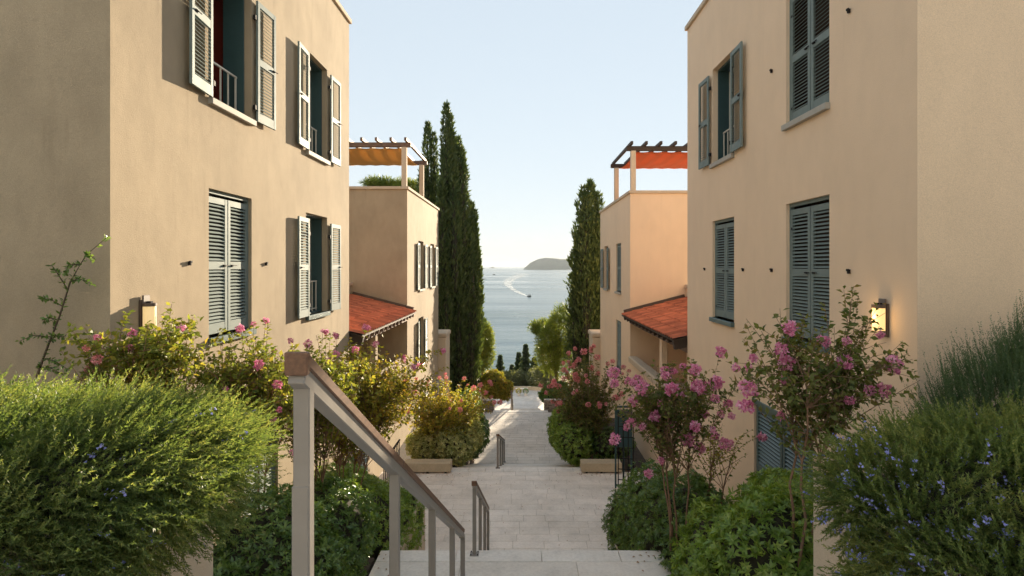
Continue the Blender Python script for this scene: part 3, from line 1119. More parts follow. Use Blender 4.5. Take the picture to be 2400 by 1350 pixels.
def porch(h, y0, y1, ztop_, label, wall_mat):
    """lean-to tiled roof over a balcony between two houses; n is the distance out from the house line"""
    t = thing('porch', label, 'porch', (h.X(-1), (y0 + y1) / 2, -9), 'tiled porches between the houses')
    n_top, n_eave = -1.95, 0.34
    slope = 0.26
    zt = ztop_
    ze = zt - slope * (n_eave - n_top)
    nrm = Vector((slope * (-h.side), 0, 1)).normalized()
    inward = Vector((h.side, 0, slope)).normalized()
    xv = inward.cross(nrm)
    m = MB()
    a = Vector((h.X(n_eave - 0.03), y0, ze - 0.05)); b = Vector((h.X(n_top), y0, zt - 0.05))
    c = b + Vector((0, y1 - y0, 0)); d = a + Vector((0, y1 - y0, 0))
    lo = Vector((0, 0, -0.04))
    m.quad(a, b, c, d); m.quad(a + lo, b + lo, c + lo, d + lo)
    m.quad(a, d, d + lo, a + lo); m.quad(a, b, b + lo, a + lo); m.quad(d, c, c + lo, d + lo)
    roof = m.build('roof', 'dark_wood', t)
    ncol = int((y1 - y0 - 0.02) / 0.205)
    L = 2.29 * math.sqrt(1 + slope * slope)
    nrow = 6
    step = L / nrow
    for r in range(nrow):
        for k in range(ncol):
            o = link('tile', TILE, None, roof)
            p = Vector((h.X(n_eave), y0 + 0.11 + k * 0.205, ze - 0.035)) + inward * (r * step)
            jx, jr = random.uniform(-.003, .003), random.uniform(-.012, .012)
            mt = Matrix(((xv.x, inward.x, nrm.x, p.x), (xv.y, inward.y, nrm.y, p.y + jx), (xv.z, inward.z, nrm.z, p.z), (0, 0, 0, 1)))
            o.matrix_basis = mt @ Matrix.Rotation(jr, 4, 'Z')
    # rafters
    y = y0 + 0.25
    while y < y1 - 0.1:
        m = MB()
        pa = Vector((h.X(n_eave - 0.06), y, ze - 0.16)); pb = pa + inward * 1.3
        m.bar(pa, pb, 0.07, 0.11)
        m.build('rafter', 'beam_wood' if h.side < 0 else 'dark_wood', t, 0.004)
        y += 0.52
    m = MB(); h.box(m, -0.16, 0.0, y0 + 0.02, y1 - 0.02, ze - 0.36, ze - 0.17); m.build('beam', 'beam_wood', t, 0.006)
    g = MB(); g.bar(Vector((h.X(n_top + 0.02), y1 - 0.06, zt + 0.05)), Vector((h.X(n_eave - 0.1), y1 - 0.06, ze + 0.08)), 0.10, 0.10)
    g.build('flashing', 'flash', t)
    # back wall, floor, side pillar, parapet
    m = MB(); h.box(m, -2.2, -2.0, y0 + 0.01, y1 - 0.01, -9.0, zt + 0.32); m.build('wall', wall_mat, t)
    m = MB(); h.box(m, -2.26, -1.94, y0 + 0.012, y1 - 0.012, zt + 0.32, zt + 0.44); m.build('coping', 'coping', t, 0.01)
    m = MB(); h.box(m, -1.99, -0.2, y0 + 0.01, y1 - 0.01, -4.4, -4.2); m.build('floor', 'slab', t)
    for yy in (y0 + 2.6,):
        m = MB(); h.box(m, -0.17, -0.01, yy, yy + 0.26, -4.2, ze - 0.362); m.build('pillar', wall_mat, t, 0.006)
    m = MB(); h.box(m, -0.19, 0.0, y0 + 0.01, y1 - 0.01, -9.0, -3.44); m.build('parapet', wall_mat, t, 0.004)
    m = MB(); h.box(m, -0.25, 0.07, y0 + 0.015, y1 - 0.015, -3.439, -3.22); m.build('parapet_coping', 'coping', t, 0.03)
    # deep beam end near the nearer house
    m = MB(); m.bar(Vector((h.X(-1.2), y0 + 0.10, ze + 0.14)), Vector((h.X(0.30), y0 + 0.10, ze - 0.19)), 0.12, 0.20); m.build('barge_board', 'dark_wood', t, 0.005)


porch(bl, 14.16, BY0 - 0.005, -1.0, 'sunlit porch with orange tiled roof between the tan houses', 'stucco_tan')
porch(br, 14.12, BY0 + 0.055, -1.1, 'shaded porch with red tiled roof between the peach houses', 'stucco_peach')


# ------------------------------------------------------------------ pergolas on the roof terraces
def pergola(h, zroof, ztop, cloth_mat, label, wood):
    t = thing('pergola', label, 'pergola', (h.X(-1.5), h.y0 + 2, zroof), 'roof pergolas with cloth shades')
    ya, yb = h.y0 + 0.10, h.y0 + 3.85
    for y in (ya, yb):
        for n in (-0.12, -3.8):
            m = MB(); h.box(m, n - 0.09, n + 0.09, y - 0.09, y + 0.09, zroof, ztop - 0.17)
            m.build('post', 'stucco_cream', t, 0.008)
        m = MB(); h.box(m, -4.6, 0.12, y - 0.07, y + 0.07, ztop - 0.169, ztop)
        m.build('beam', wood, t, 0.015)
    for k in range(9):
        n = -0.02 - k * 0.52
        m = MB(); h.box(m, n - 0.045, n + 0.045, ya - 0.35, yb + 0.35, ztop + 0.001, ztop + 0.12)
        m.build('rafter', wood, t, 0.008)
    # hanging cloth between the beams, sagging between the rafters
    nx, ny = 40, 16
    v, f = [], []
    for j in range(ny + 1):
        for i in range(nx + 1):
            u, w = i / nx, j / ny
            n = -0.22 - 3.6 * u
            y = ya + 0.05 + (yb - ya - 0.1) * w
            sag = 0.24 * 4 * w * (1 - w) * 0.5 + 0.02 * math.sin(u * 3.6 / 0.52 * 2 * math.pi * 0.5) ** 2
            z = ztop - 0.19 - sag
            v.append((h.X(n), y, z))
    for j in range(ny):
        for i in range(nx):
            a = j * (nx + 1) + i
            f.append((a, a + 1, a + nx + 2, a + nx + 1))
    me = bpy.data.meshes.new('shade_cloth'); me.from_pydata(v, [], f)
    me.polygons.foreach_set('use_smooth', [True] * len(f))
    o = link('shade_cloth', me, M[cloth_mat], t)
    sm = o.modifiers.new('thick', 'SOLIDIFY'); sm.thickness = 0.006


pergola(bl, 2.86, 4.45, 'cloth_ochre', 'wooden roof pergola with ochre cloth shade on the tan house', 'beam_wood')
pergola(br, 2.72, 4.33, 'cloth_orange', 'wooden roof pergola with orange cloth shade on the peach house', 'dark_wood')


# ------------------------------------------------------------------ wall lamps, security camera, trellis, benches
def lamp(h, y, z0, z1, label, lit):
    t = thing('wall_lamp', label, 'wall lamp', (h.X(0.05), y, z0), 'wall lamps on the near houses')
    m = MB(); h.box(m, 0.004, 0.022, y - 0.075, y + 0.075, z0, z1 - 0.05); m.build('back_box', 'bronze', t, 0.003)
    m = MB(); h.box(m, 0.023, 0.045, y - 0.055, y + 0.055, z0 + 0.03, z1); m.build('plate', 'plate', t, 0.003)
    r = 0.075
    n_ = 20
    zc0, zc1 = z0 + 0.07, z0 + 0.31

    def half(za, zb, rr):
        mm = MB()
        k = len(mm.v)
        pts = [(0.046, -rr)] + [(0.06 + rr * math.sin(math.pi * i / n_), -rr * math.cos(math.pi * i / n_)) for i in range(n_ + 1)] + [(0.046, rr)]
        for z in (za, zb):
            for (n, dy) in pts:
                mm.v.append((h.X(n), y + dy, z))
        q = len(pts)
        for i in range(q):
            j = (i + 1) % q
            mm.f.append((i, j, q + j, q + i))
        mm.f.append(tuple(range(q))); mm.f.append(tuple(range(q, 2 * q)))
        return mm
    half(zc0, zc1, r).build('lamp_shade', lit, t)
    half(zc1 + 0.001, zc1 + 0.035, r + 0.006).build('cap', 'bronze', t)
    m = MB(); h.box(m, 0.046, 0.10, y - 0.02, y + 0.02, zc1 + 0.036, zc1 + 0.055); m.build('arm', 'iron', t)
    for dz in (0.08, 0.22):
        m = MB(); m.tube([(h.X(0.045), y + 0.04, z0 + dz), (h.X(0.052), y + 0.04, z0 + dz)], 0.006, 8); m.build('screw', 'iron', t)


lamp(hl, 6.42, -0.74, -0.31, 'bronze wall lamp catching sun on the tan house corner', 'lamp_glass_dim')
lamp(hr, 6.45, -0.76, -0.35, 'glowing wall lamp on the shaded peach house corner', 'lamp_glass')
ld_ = bpy.data.lights.new('lamp_bulb', 'POINT'); ld_.energy = 0.4; ld_.color = (1, 0.62, 0.25); ld_.shadow_soft_size = 0.05
lo_ = bpy.data.objects.new('lamp_bulb', ld_); COL.objects.link(lo_); lo_.location = (hr.X(0.20), 6.45, -0.56)

t = thing('security_camera', 'white security camera on the far corner of the sunlit middle house', 'camera', (bl.X(0.05), 28.9, -5.6))
m = MB(); bl.box(m, 0.002, 0.10, 28.75, 29.0, -6.05, -5.55); m.build('bracket', 'white_plastic', t, 0.01)
m = MB(); m.tube([(bl.X(0.10), 28.85, -5.4), (bl.X(0.5), 28.5, -5.62)], 0.09, 10); m.build('body', 'white_plastic', t)
m = MB(); m.tube([(bl.X(0.5), 28.5, -5.62), (bl.X(0.515), 28.487, -5.628)], 0.06, 10); m.build('lens', 'iron', t)

for x0, x1, lab in ((-3.30, -1.97, 'cream stone block bench under the golden myrtle by the courtyard'), (1.72, 2.86, 'cream stone block bench under the coral myrtle by the courtyard')):
    t = thing('stone_bench', lab, 'bench', ((x0 + x1) / 2, 17.1, -5.85), 'stone block benches at the courtyard edge')
    m = MB(); m.box(x0, x1, 16.85, 17.25, -5.81, -5.56); m.build('block', 'bench_stone', t, 0.012)
    for fx in (x0 + 0.15, (x0 + x1) / 2, x1 - 0.15):
        m = MB(); m.box(fx - 0.03, fx + 0.03, 16.87, 17.2, -5.85, -5.811); m.build('foot', 'iron', t)


def trellis(x, y0, y1, z0, z1, label):
    t = thing('trellis', label, 'trellis', (x, y0, z0))
    n = 4
    for i in range(n):
        y = y0 + (y1 - y0) * i / (n - 1)
        m = MB(); m.tube([(x + 0.1 * i, y, z0 - (0.1 if i in (1, 3) else 0)), (x + 0.1 * i, y, z1)], 0.012, 6); m.build('upright', 'iron', t)
    z = z0 + 0.02
    while z < z1:
        m = MB(); m.tube([(x, y0, z), (x + 0.1 * (n - 1), y1, z)], 0.010, 6); m.build('rung', 'iron', t)
        z += 0.22
    return t


trellis(2.02, 12.35, 12.30, -5.75, -3.0, 'black iron trellis carrying the pink myrtle at the courtyard corner')
t = thing('iron_gate', 'dark iron gate panel behind the trellis on the courtyard', 'gate', (2.5, 15.2, -5.85))
for x in (2.42, 2.62, 2.82):
    m = MB(); m.box(x - 0.02, x + 0.02, 15.18, 15.22, -5.85, -3.55); m.build('upright', 'teal_dark', t)
for z in (-5.6, -3.6):
    m = MB(); m.box(2.44, 2.80, 15.185, 15.215, z, z + 0.05); m.build('crossbar', 'teal_dark', t)
m = MB(); m.box(2.442, 2.8, 15.195, 15.205, -4.6, -3.65); m.build('mesh_panel', 'teal_dark', t)
t = thing('garden_railing', 'low black railing below the sunlit house beside the courtyard', 'railing', (-3.4, 15.8, -5.85))
m = MB(); m.box(-3.42, -3.38, 14.8, 16.8, -4.9, -4.86); m.build('top_rail', 'iron', t)
for k in range(11):
    y = 14.85 + k * 0.19
    m = MB(); m.tube([(-3.4, y, -5.85), (-3.4, y, -4.9)], 0.012, 6); m.build('baluster', 'iron', t)


# ------------------------------------------------------------------ handrails down the steps
def handrail(label, xr, posts, top, cap_w, post_w, curve=True, slope=None, wood='rail_wood'):
    """posts: list of (y, ground z); top(y) height of the upper face of the rail"""
    t = thing('handrail', label, 'handrail', (xr, posts[0][0], posts[0][1]), 'handrails down the middle of the steps')
    for i, (y, zb) in enumerate(posts):
        last = i == len(posts) - 1
        m = MB()
        if last and curve:
            zt = top(y) - 0.05
            pts = []
            for k in range(6):
                a = math.pi / 2 * k / 5 * 0.75
                pts.append(Vector((xr, y - 0.16 + 0.16 * math.sin(a) / math.sin(math.pi * .375), zt + 0.05 - 0.16 * (1 - math.cos(a)))))
            for p, q in zip(pts[:-1], pts[1:]):
                m.bar(p, q + (q - p) * 0.05, post_w, 0.032)
            m.box(xr - post_w / 2, xr + post_w / 2, y - 0.016, y + 0.016, zb, pts[-1].z + 0.01)
            m.build('post', 'steel', t, 0.0015)
        else:
            m.box(xr - post_w / 2, xr + post_w / 2, y - 0.02, y + 0.02, zb, top(y) - 0.075)
            m.build('post', 'steel', t, 0.003)
        b = MB()
        b.box(xr - 0.06, xr + 0.06, y - 0.06, y + 0.06, zb, zb + 0.012)
        b.build('base_plate', 'steel', t, 0.003)
        for dx in (-0.045, 0.045):
            for dy in (-0.045, 0.045):
                q = MB(); q.tube([(xr + dx, y + dy, zb + 0.012), (xr + dx, y + dy, zb + 0.026)], 0.008, 6); q.build('bolt', 'iron', t)
    ya = posts[0][0] - 0.05
    yb = posts[-1][0] - (0.10 if curve else 0)
    a = Vector((xr, ya, top(ya))); b = Vector((xr, yb, top(yb)))
    # steel flat under a wooden cap, in two lengths with a visible joint
    dn = Vector((0, 0, -1))
    m = MB(); m.bar(a + dn * 0.062, b + dn * 0.062, post_w, 0.05); m.build('under_rail', 'steel', t, 0.003)
    k = 0.29
    j = a.lerp(b, k)
    g = (b - a).normalized() * 0.0015
    for p, q in ((a, j - g), (j + g, b)):
        m = MB(); m.bar(p + dn * 0.018, q + dn * 0.018, cap_w, 0.036); m.build('rail_cap', wood, t, 0.004)
    e = MB(); e.box(xr - cap_w / 2 - 0.001, xr + cap_w / 2 + 0.001, ya - 0.012, ya + 0.01, top(ya) - 0.062, top(ya) + 0.002); e.build('end_cap', wood, t, 0.003)
    return t


X_R = -0.617
top1 = lambda y: -0.255 - 0.545 * (y - 1.68)
st1 = lambda y: -1.35 - (int((y - 1.25) / (5.0 / 15)) + 1) * (2.51 / 15)
ys = [1.70, 2.93, 4.17, 5.40, 6.38]
hr1 = handrail('largest handrail, wood capped, sloping down from the picture foreground', X_R, [(y, max(-3.86, st1(y))) for y in ys], top1, 0.062, 0.047)
m = MB(); m.box(X_R - 0.0262, X_R + 0.0205, 1.677, 1.724, -1.6, -0.62); sleeve = link('sleeve', m.mesh('sleeve', 0.002), M['steel'], None)
sleeve.parent = hr1; sleeve.matrix_parent_inverse = Matrix.Translation(-Vector(hr1['_root']))
top2 = lambda y: -2.885 - 0.51 * (y - 8.0)
st2 = lambda y: -3.86 if y < 8.13 else max(-5.85, -3.86 - (int((y - 8.13) / (3.87 / 12)) + 1) * (1.99 / 12))
handrail('handrail on the middle flight with its base plate on the landing edge', X_R, [(y, st2(y)) for y in (8.0, 9.15, 10.3, 11.35)], top2, 0.066, 0.05)
top3 = lambda y: -4.86 - 0.315 * (y - 17.3)
st3 = lambda y: -5.85 if y < 17.38 else max(-7.9, -5.85 - (int((y - 17.38) / (6.52 / 12)) + 1) * (2.05 / 12))
handrail('handrail seen end on along the flight past the courtyard', -0.66, [(y, st3(y)) for y in (17.3, 19.5, 21.7, 24.1)], top3, 0.08, 0.06)
top4 = lambda y: -6.95 - 0.40 * (y - 33.4)
st4 = lambda y: max(-10.0, -7.9 - (int((y - 32.8) / (5.2 / 14)) + 1) * (2.1 / 14))
handrail('most distant handrail starting at the far end of the brick terrace', -0.5, [(y, st4(y)) for y in (33.4, 35.5, 37.8)], top4, 0.08, 0.09)

# ------------------------------------------------------------------ vegetation
def rosemary(name, label, ells, n, flow, mat, seed, L=(0.16, 0.30), zmin=None, flowers=0, up=0.3, droop=0.5, core=True, ymax=None, box=None):
    rng = np.random.default_rng(seed)
    c0 = np.mean([e[0] for e in ells], 0)
    t = thing(name, label, 'rosemary bush', tuple(c0))
    p, nn = ellipsoid_surface(rng, ells, n * 4, 0.05, zmin)
    ok = (nn * unit(p)).sum(1) < 0.45                   # the far underside is never seen
    if box:                                             # nothing grows inside the planter's walls
        ok &= ~((p[:, 0] > box[0]) & (p[:, 0] < box[1]) & (p[:, 1] < box[2]) & (p[:, 2] < box[3]))
    p, nn = p[ok][:n], nn[ok][:n]
    n = len(p)
    p = p - nn * np.where(rng.uniform(size=(n, 1)) < 0.4, rng.uniform(0.0, 0.34, (n, 1)), rng.uniform(0.0, 0.08, (n, 1)))
    if ymax:
        keep = p[:, 1] < ymax
        p, nn = p[keep], nn[keep]
        n = len(p)
    # neighbouring sprigs lean the same way, so the mass looks combed
    ph = np.stack([np.sin(p @ v + a) for v, a in zip(rng.normal(size=(3, 3)) * 4.5, rng.uniform(0, 6, 3))], 1)
    low = np.clip((np.mean(p[:, 2]) + 0.15 - p[:, 2]) * 2.0, 0, 1)[:, None]
    d0 = unit(nn * 0.62 + np.array(flow) + np.array([0, 0, up]) * (1 - low) + np.array([0, 0, -0.45 * droop]) * low + ph * 0.26 + rng.normal(size=(n, 3)) * 0.15)
    ln = rng.uniform(L[0], L[1], (n, 1))
    K = 40
    tt = np.linspace(0.04, 1.0, K)
    g = np.array([0, 0, -1.0])
    curl = rng.normal(size=(n, 3)) * 0.10
    allp, alld = [], []
    for k in range(K):
        u = tt[k]
        allp.append(p + d0 * ln * u + (g * droop + curl) * ln * (u ** 2) * 0.6 + np.array([0, 0, 0.34]) * ln * u ** 4)
        alld.append(unit(d0 + 1.2 * (g * droop + curl) * u + np.array([0, 0, 1.3]) * u ** 3))
    sp = np.stack(allp, 1)                              # (n,K,3)
    sd = np.stack(alld, 1)
    perp = unit(np.cross(sd, rng.normal(size=sd.shape)))
    ax = unit(sd * 0.85 + perp * 0.75)
    nl = 0.029 * (1.0 - 0.35 * tt[None, :, None]) * rng.uniform(0.7, 1.2, (n, K, 1))
    base = sp.reshape(-1, 3)
    axf = ax.reshape(-1, 3)
    wv = unit(np.cross(axf, rng.normal(size=axf.shape))) * 0.0034
    V = np.stack([base - wv, base + wv, base + axf * nl.reshape(-1, 1)], 1).reshape(-1, 3)
    o = link('foliage', np_mesh('foliage', V, 3), M[mat], t)
    o['kind'] = 'stuff'
    # stems: thin strips along each sprig
    a = sp[:, 0:-1:8]; b = sp[:, 8::8]
    m_ = min(a.shape[1], b.shape[1])
    a, b = a[:, :m_].reshape(-1, 3), b[:, :m_].reshape(-1, 3)
    sd_ = unit(np.cross(b - a, rng.normal(size=a.shape))) * 0.0016
    V = np.stack([a - sd_, a + sd_, b + sd_, b - sd_], 1).reshape(-1, 3)
    o = link('stems', np_mesh('stems', V, 4), M[mat], t)
    o['kind'] = 'stuff'
    if core:
        link('shade_core', core_mesh('shade_core', ells, 0.60, seed), M['core_shade'], t)['kind'] = 'stuff'
    if flowers:
        dens = np.sin(p[:, 0] * 3.1 + 1) + np.sin(p[:, 2] * 4 + 2) + rng.normal(size=n) * 0.8
        w = flowers(p) * np.exp(dens)
        idx = rng.choice(n, size=min(n, 900 if 'many' in label else 90), p=w / w.sum(), replace=False)
        q = []
        for kk in (18, 25, 31, 37):
            q.append(sp[idx, kk] + rng.normal(size=(len(idx), 3)) * 0.008)
        q = np.concatenate(q)
        q = np.concatenate([q + rng.normal(size=q.shape) * 0.006 for _ in range(3)])
        V = leaf_verts(q, rng.normal(size=q.shape), rng.normal(size=q.shape), 0.016, 0.012, 0.2)
        o = link('flowers', np_mesh('flowers', V, 4), M['petal_blue'], t)
        o['kind'] = 'stuff'
    return t


def Pe(px, py, d, rx, ry, rz):
    c = P(px, py, d)
    return (tuple(c), (rx, ry, rz))


rosemary('rosemary_bush', 'large rosemary bush lit yellow on top, spilling over its cream planter',
         [((-2.75, 2.5, -1.32), (0.95, 0.75, 0.58)), ((-2.12, 3.0, -1.02), (0.60, 0.74, 0.27)), ((-3.1, 3.2, -1.10), (0.95, 0.75, 0.36)),
          ((-2.35, 2.5, -1.18), (0.48, 0.60, 0.36)), ((-4.3, 3.2, -1.1), (0.9, 0.7, 0.38))],
         12000, (0.85, -0.22, -0.05), 'rosemary', 31, L=(0.17, 0.34), up=0.16, droop=0.75, box=(-9, -1.93, 3.72, -1.16), flowers=lambda p: np.where(p[:, 2] < -0.9, 0.12, 0.04))
rosemary('rosemary_bush', 'rosemary bush with many pale blue flowers overhanging its cream planter',
         [((2.38, 3.0, -1.22), (0.72, 0.70, 0.36)), ((3.2, 2.8, -1.15), (0.95, 0.85, 0.42)), ((2.22, 2.6, -1.58), (0.66, 0.55, 0.50)),
          ((2.9, 2.3, -1.5), (0.75, 0.55, 0.55)), ((4.0, 3.1, -1.05), (0.8, 0.7, 0.4)), ((1.86, 2.45, -1.62), (0.26, 0.48, 0.46)), ((1.85, 2.25, -1.85), (0.24, 0.45, 0.42))],
         12500, (-0.36, -0.40, 0.0), 'rosemary', 32, L=(0.12, 0.24), up=0.36, droop=0.75, box=(1.86, 9, 3.76, -1.34), flowers=lambda p: np.where((p[:, 0] > 1.6) & (p[:, 2] < -0.95), 1.0, 0.05))
rosemary('rosemary_bush', 'tall dark upright rosemary bush against the shaded front wall of the peach house',
         [((4.05, 4.85, -1.55), (0.60, 0.6, 0.72)), ((4.75, 4.9, -1.15), (0.65, 0.6, 0.70)), ((5.5, 4.9, -1.15), (0.75, 0.6, 0.72)), ((3.75, 4.7, -1.95), (0.5, 0.55, 0.6))],
         6500, (-0.12, -0.15, 0.25), 'rosemary_dark', 33, L=(0.16, 0.34), up=0.75, droop=0.0)


def whorls(rng, p, nn, k=7, L=0.065, W=0.026, lift=0.55):
    n = len(p)
    d = unit(nn + np.array([0, 0, 0.45]) + rng.normal(size=(n, 3)) * 0.45)
    ref = unit(np.cross(d, rng.normal(size=(n, 3))))
    bt = np.cross(d, ref)
    P_, A_, N_, LL = [], [], [], []
    sc = rng.uniform(0.7, 1.2, n)
    for j in range(k):
        a = 2 * np.pi * j / k + rng.uniform(-0.3, 0.3, n)
        r = ref * np.cos(a)[:, None] + bt * np.sin(a)[:, None]
        ax = unit(r + d * (lift + rng.uniform(-0.3, 0.35, (n, 1))))
        P_.append(p - d * rng.uniform(0, 0.03, (n, 1)))
        A_.append(ax); N_.append(d)
        LL.append(L * sc * rng.uniform(0.75, 1.15, n))
    LL = np.concatenate(LL)
    return leaf_verts(np.concatenate(P_), np.concatenate(A_), np.concatenate(N_), LL, LL * (W / L), 0.18)


def hedge(name, label, ells, n, mat, seed, L=0.065, zmin=None, cat='shrub', group=None, k=7):
    rng = np.random.default_rng(seed)
    c0 = np.mean([e[0] for e in ells], 0)
    t = thing(name, label, cat, tuple(c0), group)
    p, nn = ellipsoid_surface(rng, ells, n, 0.05, zmin)
    lump = np.sin(p @ np.array([5.1, 3.0, 4.2])) + np.sin(p @ np.array([-3.3, 5.2, 6.1]) + 1.3)
    p = p + nn * (lump * 0.028)[:, None] - nn * np.abs(rng.normal(size=(n, 1))) * 0.07
    V = whorls(rng, p, nn, k + 1, L, L * 0.34)
    o = link('foliage', np_mesh('foliage', V, 4), M[mat], t)
    o['kind'] = 'stuff'
    link('shade_core', core_mesh('shade_core', ells, 0.76, seed), M['core_shade'], t)['kind'] = 'stuff'
    return t


G_H = 'clipped pittosporum shrubs beside the steps'
hedge('shrub', 'dark glossy shrub behind the largest handrail post',
      [((-2.55, 6.0, -3.1), (0.75, 0.8, 0.78)), ((-2.35, 7.1, -3.2), (0.62, 0.75, 0.68)), ((-2.9, 5.1, -3.3), (0.7, 0.7, 0.75)), ((-2.3, 5.3, -3.5), (0.55, 0.6, 0.6))],
      5600, 'hedge', 41, group=G_H)
hedge('shrub', 'green shrub lit at its top beside the low cream wall and middle flight',
      [((-2.5, 8.9, -3.95), (0.75, 0.75, 0.85)), ((-2.35, 10.3, -4.45), (0.55, 0.8, 0.75)), ((-2.2, 11.2, -4.75), (0.42, 0.6, 0.62)), ((-3.1, 9.8, -4.1), (0.7, 1.2, 0.8))],
      4800, 'hedge_light', 42, group=G_H)
hedge('shrub', 'dark rounded shrub between the courtyard and the pink myrtle trunk',
      [((2.35, 8.6, -3.95), (0.78, 0.8, 0.95)), ((2.2, 9.8, -4.2), (0.62, 0.8, 0.9)), ((1.95, 11.0, -4.75), (0.4, 0.55, 0.7)), ((2.3, 7.6, -4.0), (0.55, 0.6, 0.8))],
      5600, 'hedge', 43, group=G_H)
hedge('shrub', 'broad light green shrub in front of the dark shutter door',
      [((2.35, 5.6, -3.0), (0.62, 0.75, 0.88)), ((2.9, 6.0, -3.0), (0.75, 0.85, 0.85)), ((2.15, 6.5, -3.3), (0.45, 0.6, 0.7)), ((2.6, 4.8, -3.3), (0.6, 0.6, 0.75)), ((3.3, 7.3, -3.3), (0.6, 0.8, 0.75))],
      6200, 'hedge_light', 44, L=0.075, group=G_H)
hedge('shrub', 'cream variegated shrub behind the stone bench on the sunlit side',
      [((-2.1, 18.2, -5.35), (0.8, 0.7, 0.62)), ((-1.75, 18.9, -5.25), (0.55, 0.7, 0.75)), ((-2.8, 18.3, -5.45), (0.7, 0.6, 0.5))],
      3600, 'variegated', 45, L=0.085, k=6)
hedge('shrub', 'dark green shrub hiding the stone wall behind the variegated shrub',
      [((-1.75, 21.5, -6.0), (0.6, 1.2, 0.8)), ((-2.0, 23.5, -6.0), (0.5, 1.0, 0.85)), ((-2.2, 25.5, -5.95), (0.5, 1.2, 0.7))],
      2600, 'hedge', 46, L=0.10, k=6)
hedge('shrub', 'light green rounded shrub at the stair edge opposite the variegated shrub',
      [((1.65, 18.3, -5.40), (0.6, 0.7, 0.65)), ((1.55, 19.6, -5.35), (0.55, 0.8, 0.75)), ((1.5, 21.5, -5.9), (0.5, 1.0, 0.8))],
      3400, 'hedge_light', 47, L=0.085, k=6)
hedge('shrub', 'dark low shrub behind the stone bench under the coral myrtle',
      [((2.75, 18.3, -5.45), (0.75, 0.6, 0.5)), ((2.2, 23.5, -5.95), (0.55, 1.6, 0.8)), ((2.3, 20.8, -5.7), (0.5, 1.2, 0.7))],
      2600, 'hedge', 48, L=0.085, k=6)
hedge('shrub', 'dark round bush above the short stone wall past the terrace',
      [((2.1, 35.0, -7.3), (0.85, 0.9, 0.5)), ((1.6, 34.6, -7.45), (0.5, 0.6, 0.4))], 1300, 'hedge', 49, L=0.14, k=6)
hedge('shrub', 'pale yellow loose bush above the short stone wall past the terrace',
      [((-1.6, 35.5, -7.0), (0.8, 0.9, 0.8)), ((-1.0, 35.8, -7.4), (0.55, 0.6, 0.6))], 1300, 'myrtle_gold', 50, L=0.16, k=5)

BLOSSOMS = {}


def blossom_mesh(kind, i):
    key = (kind, i)
    if key not in BLOSSOMS:
        rng = np.random.default_rng(900 + i)
        n = 130
        d = unit(rng.normal(size=(n, 3)))
        p = d * rng.uniform(0.45, 1.0, (n, 1)) * np.array([1, 1, 1.35 - 0.2 * i]) * 0.07
        p += np.sin(p * 60 + i) * 0.008
        V = leaf_verts(p, d + rng.normal(size=d.shape) * 0.9, rng.normal(size=d.shape), 0.036, 0.030, 0.25)
        me = np_mesh('blossom', V, 4)
        me.materials.append(M[kind])
        BLOSSOMS[key] = me
    return BLOSSOMS[key]


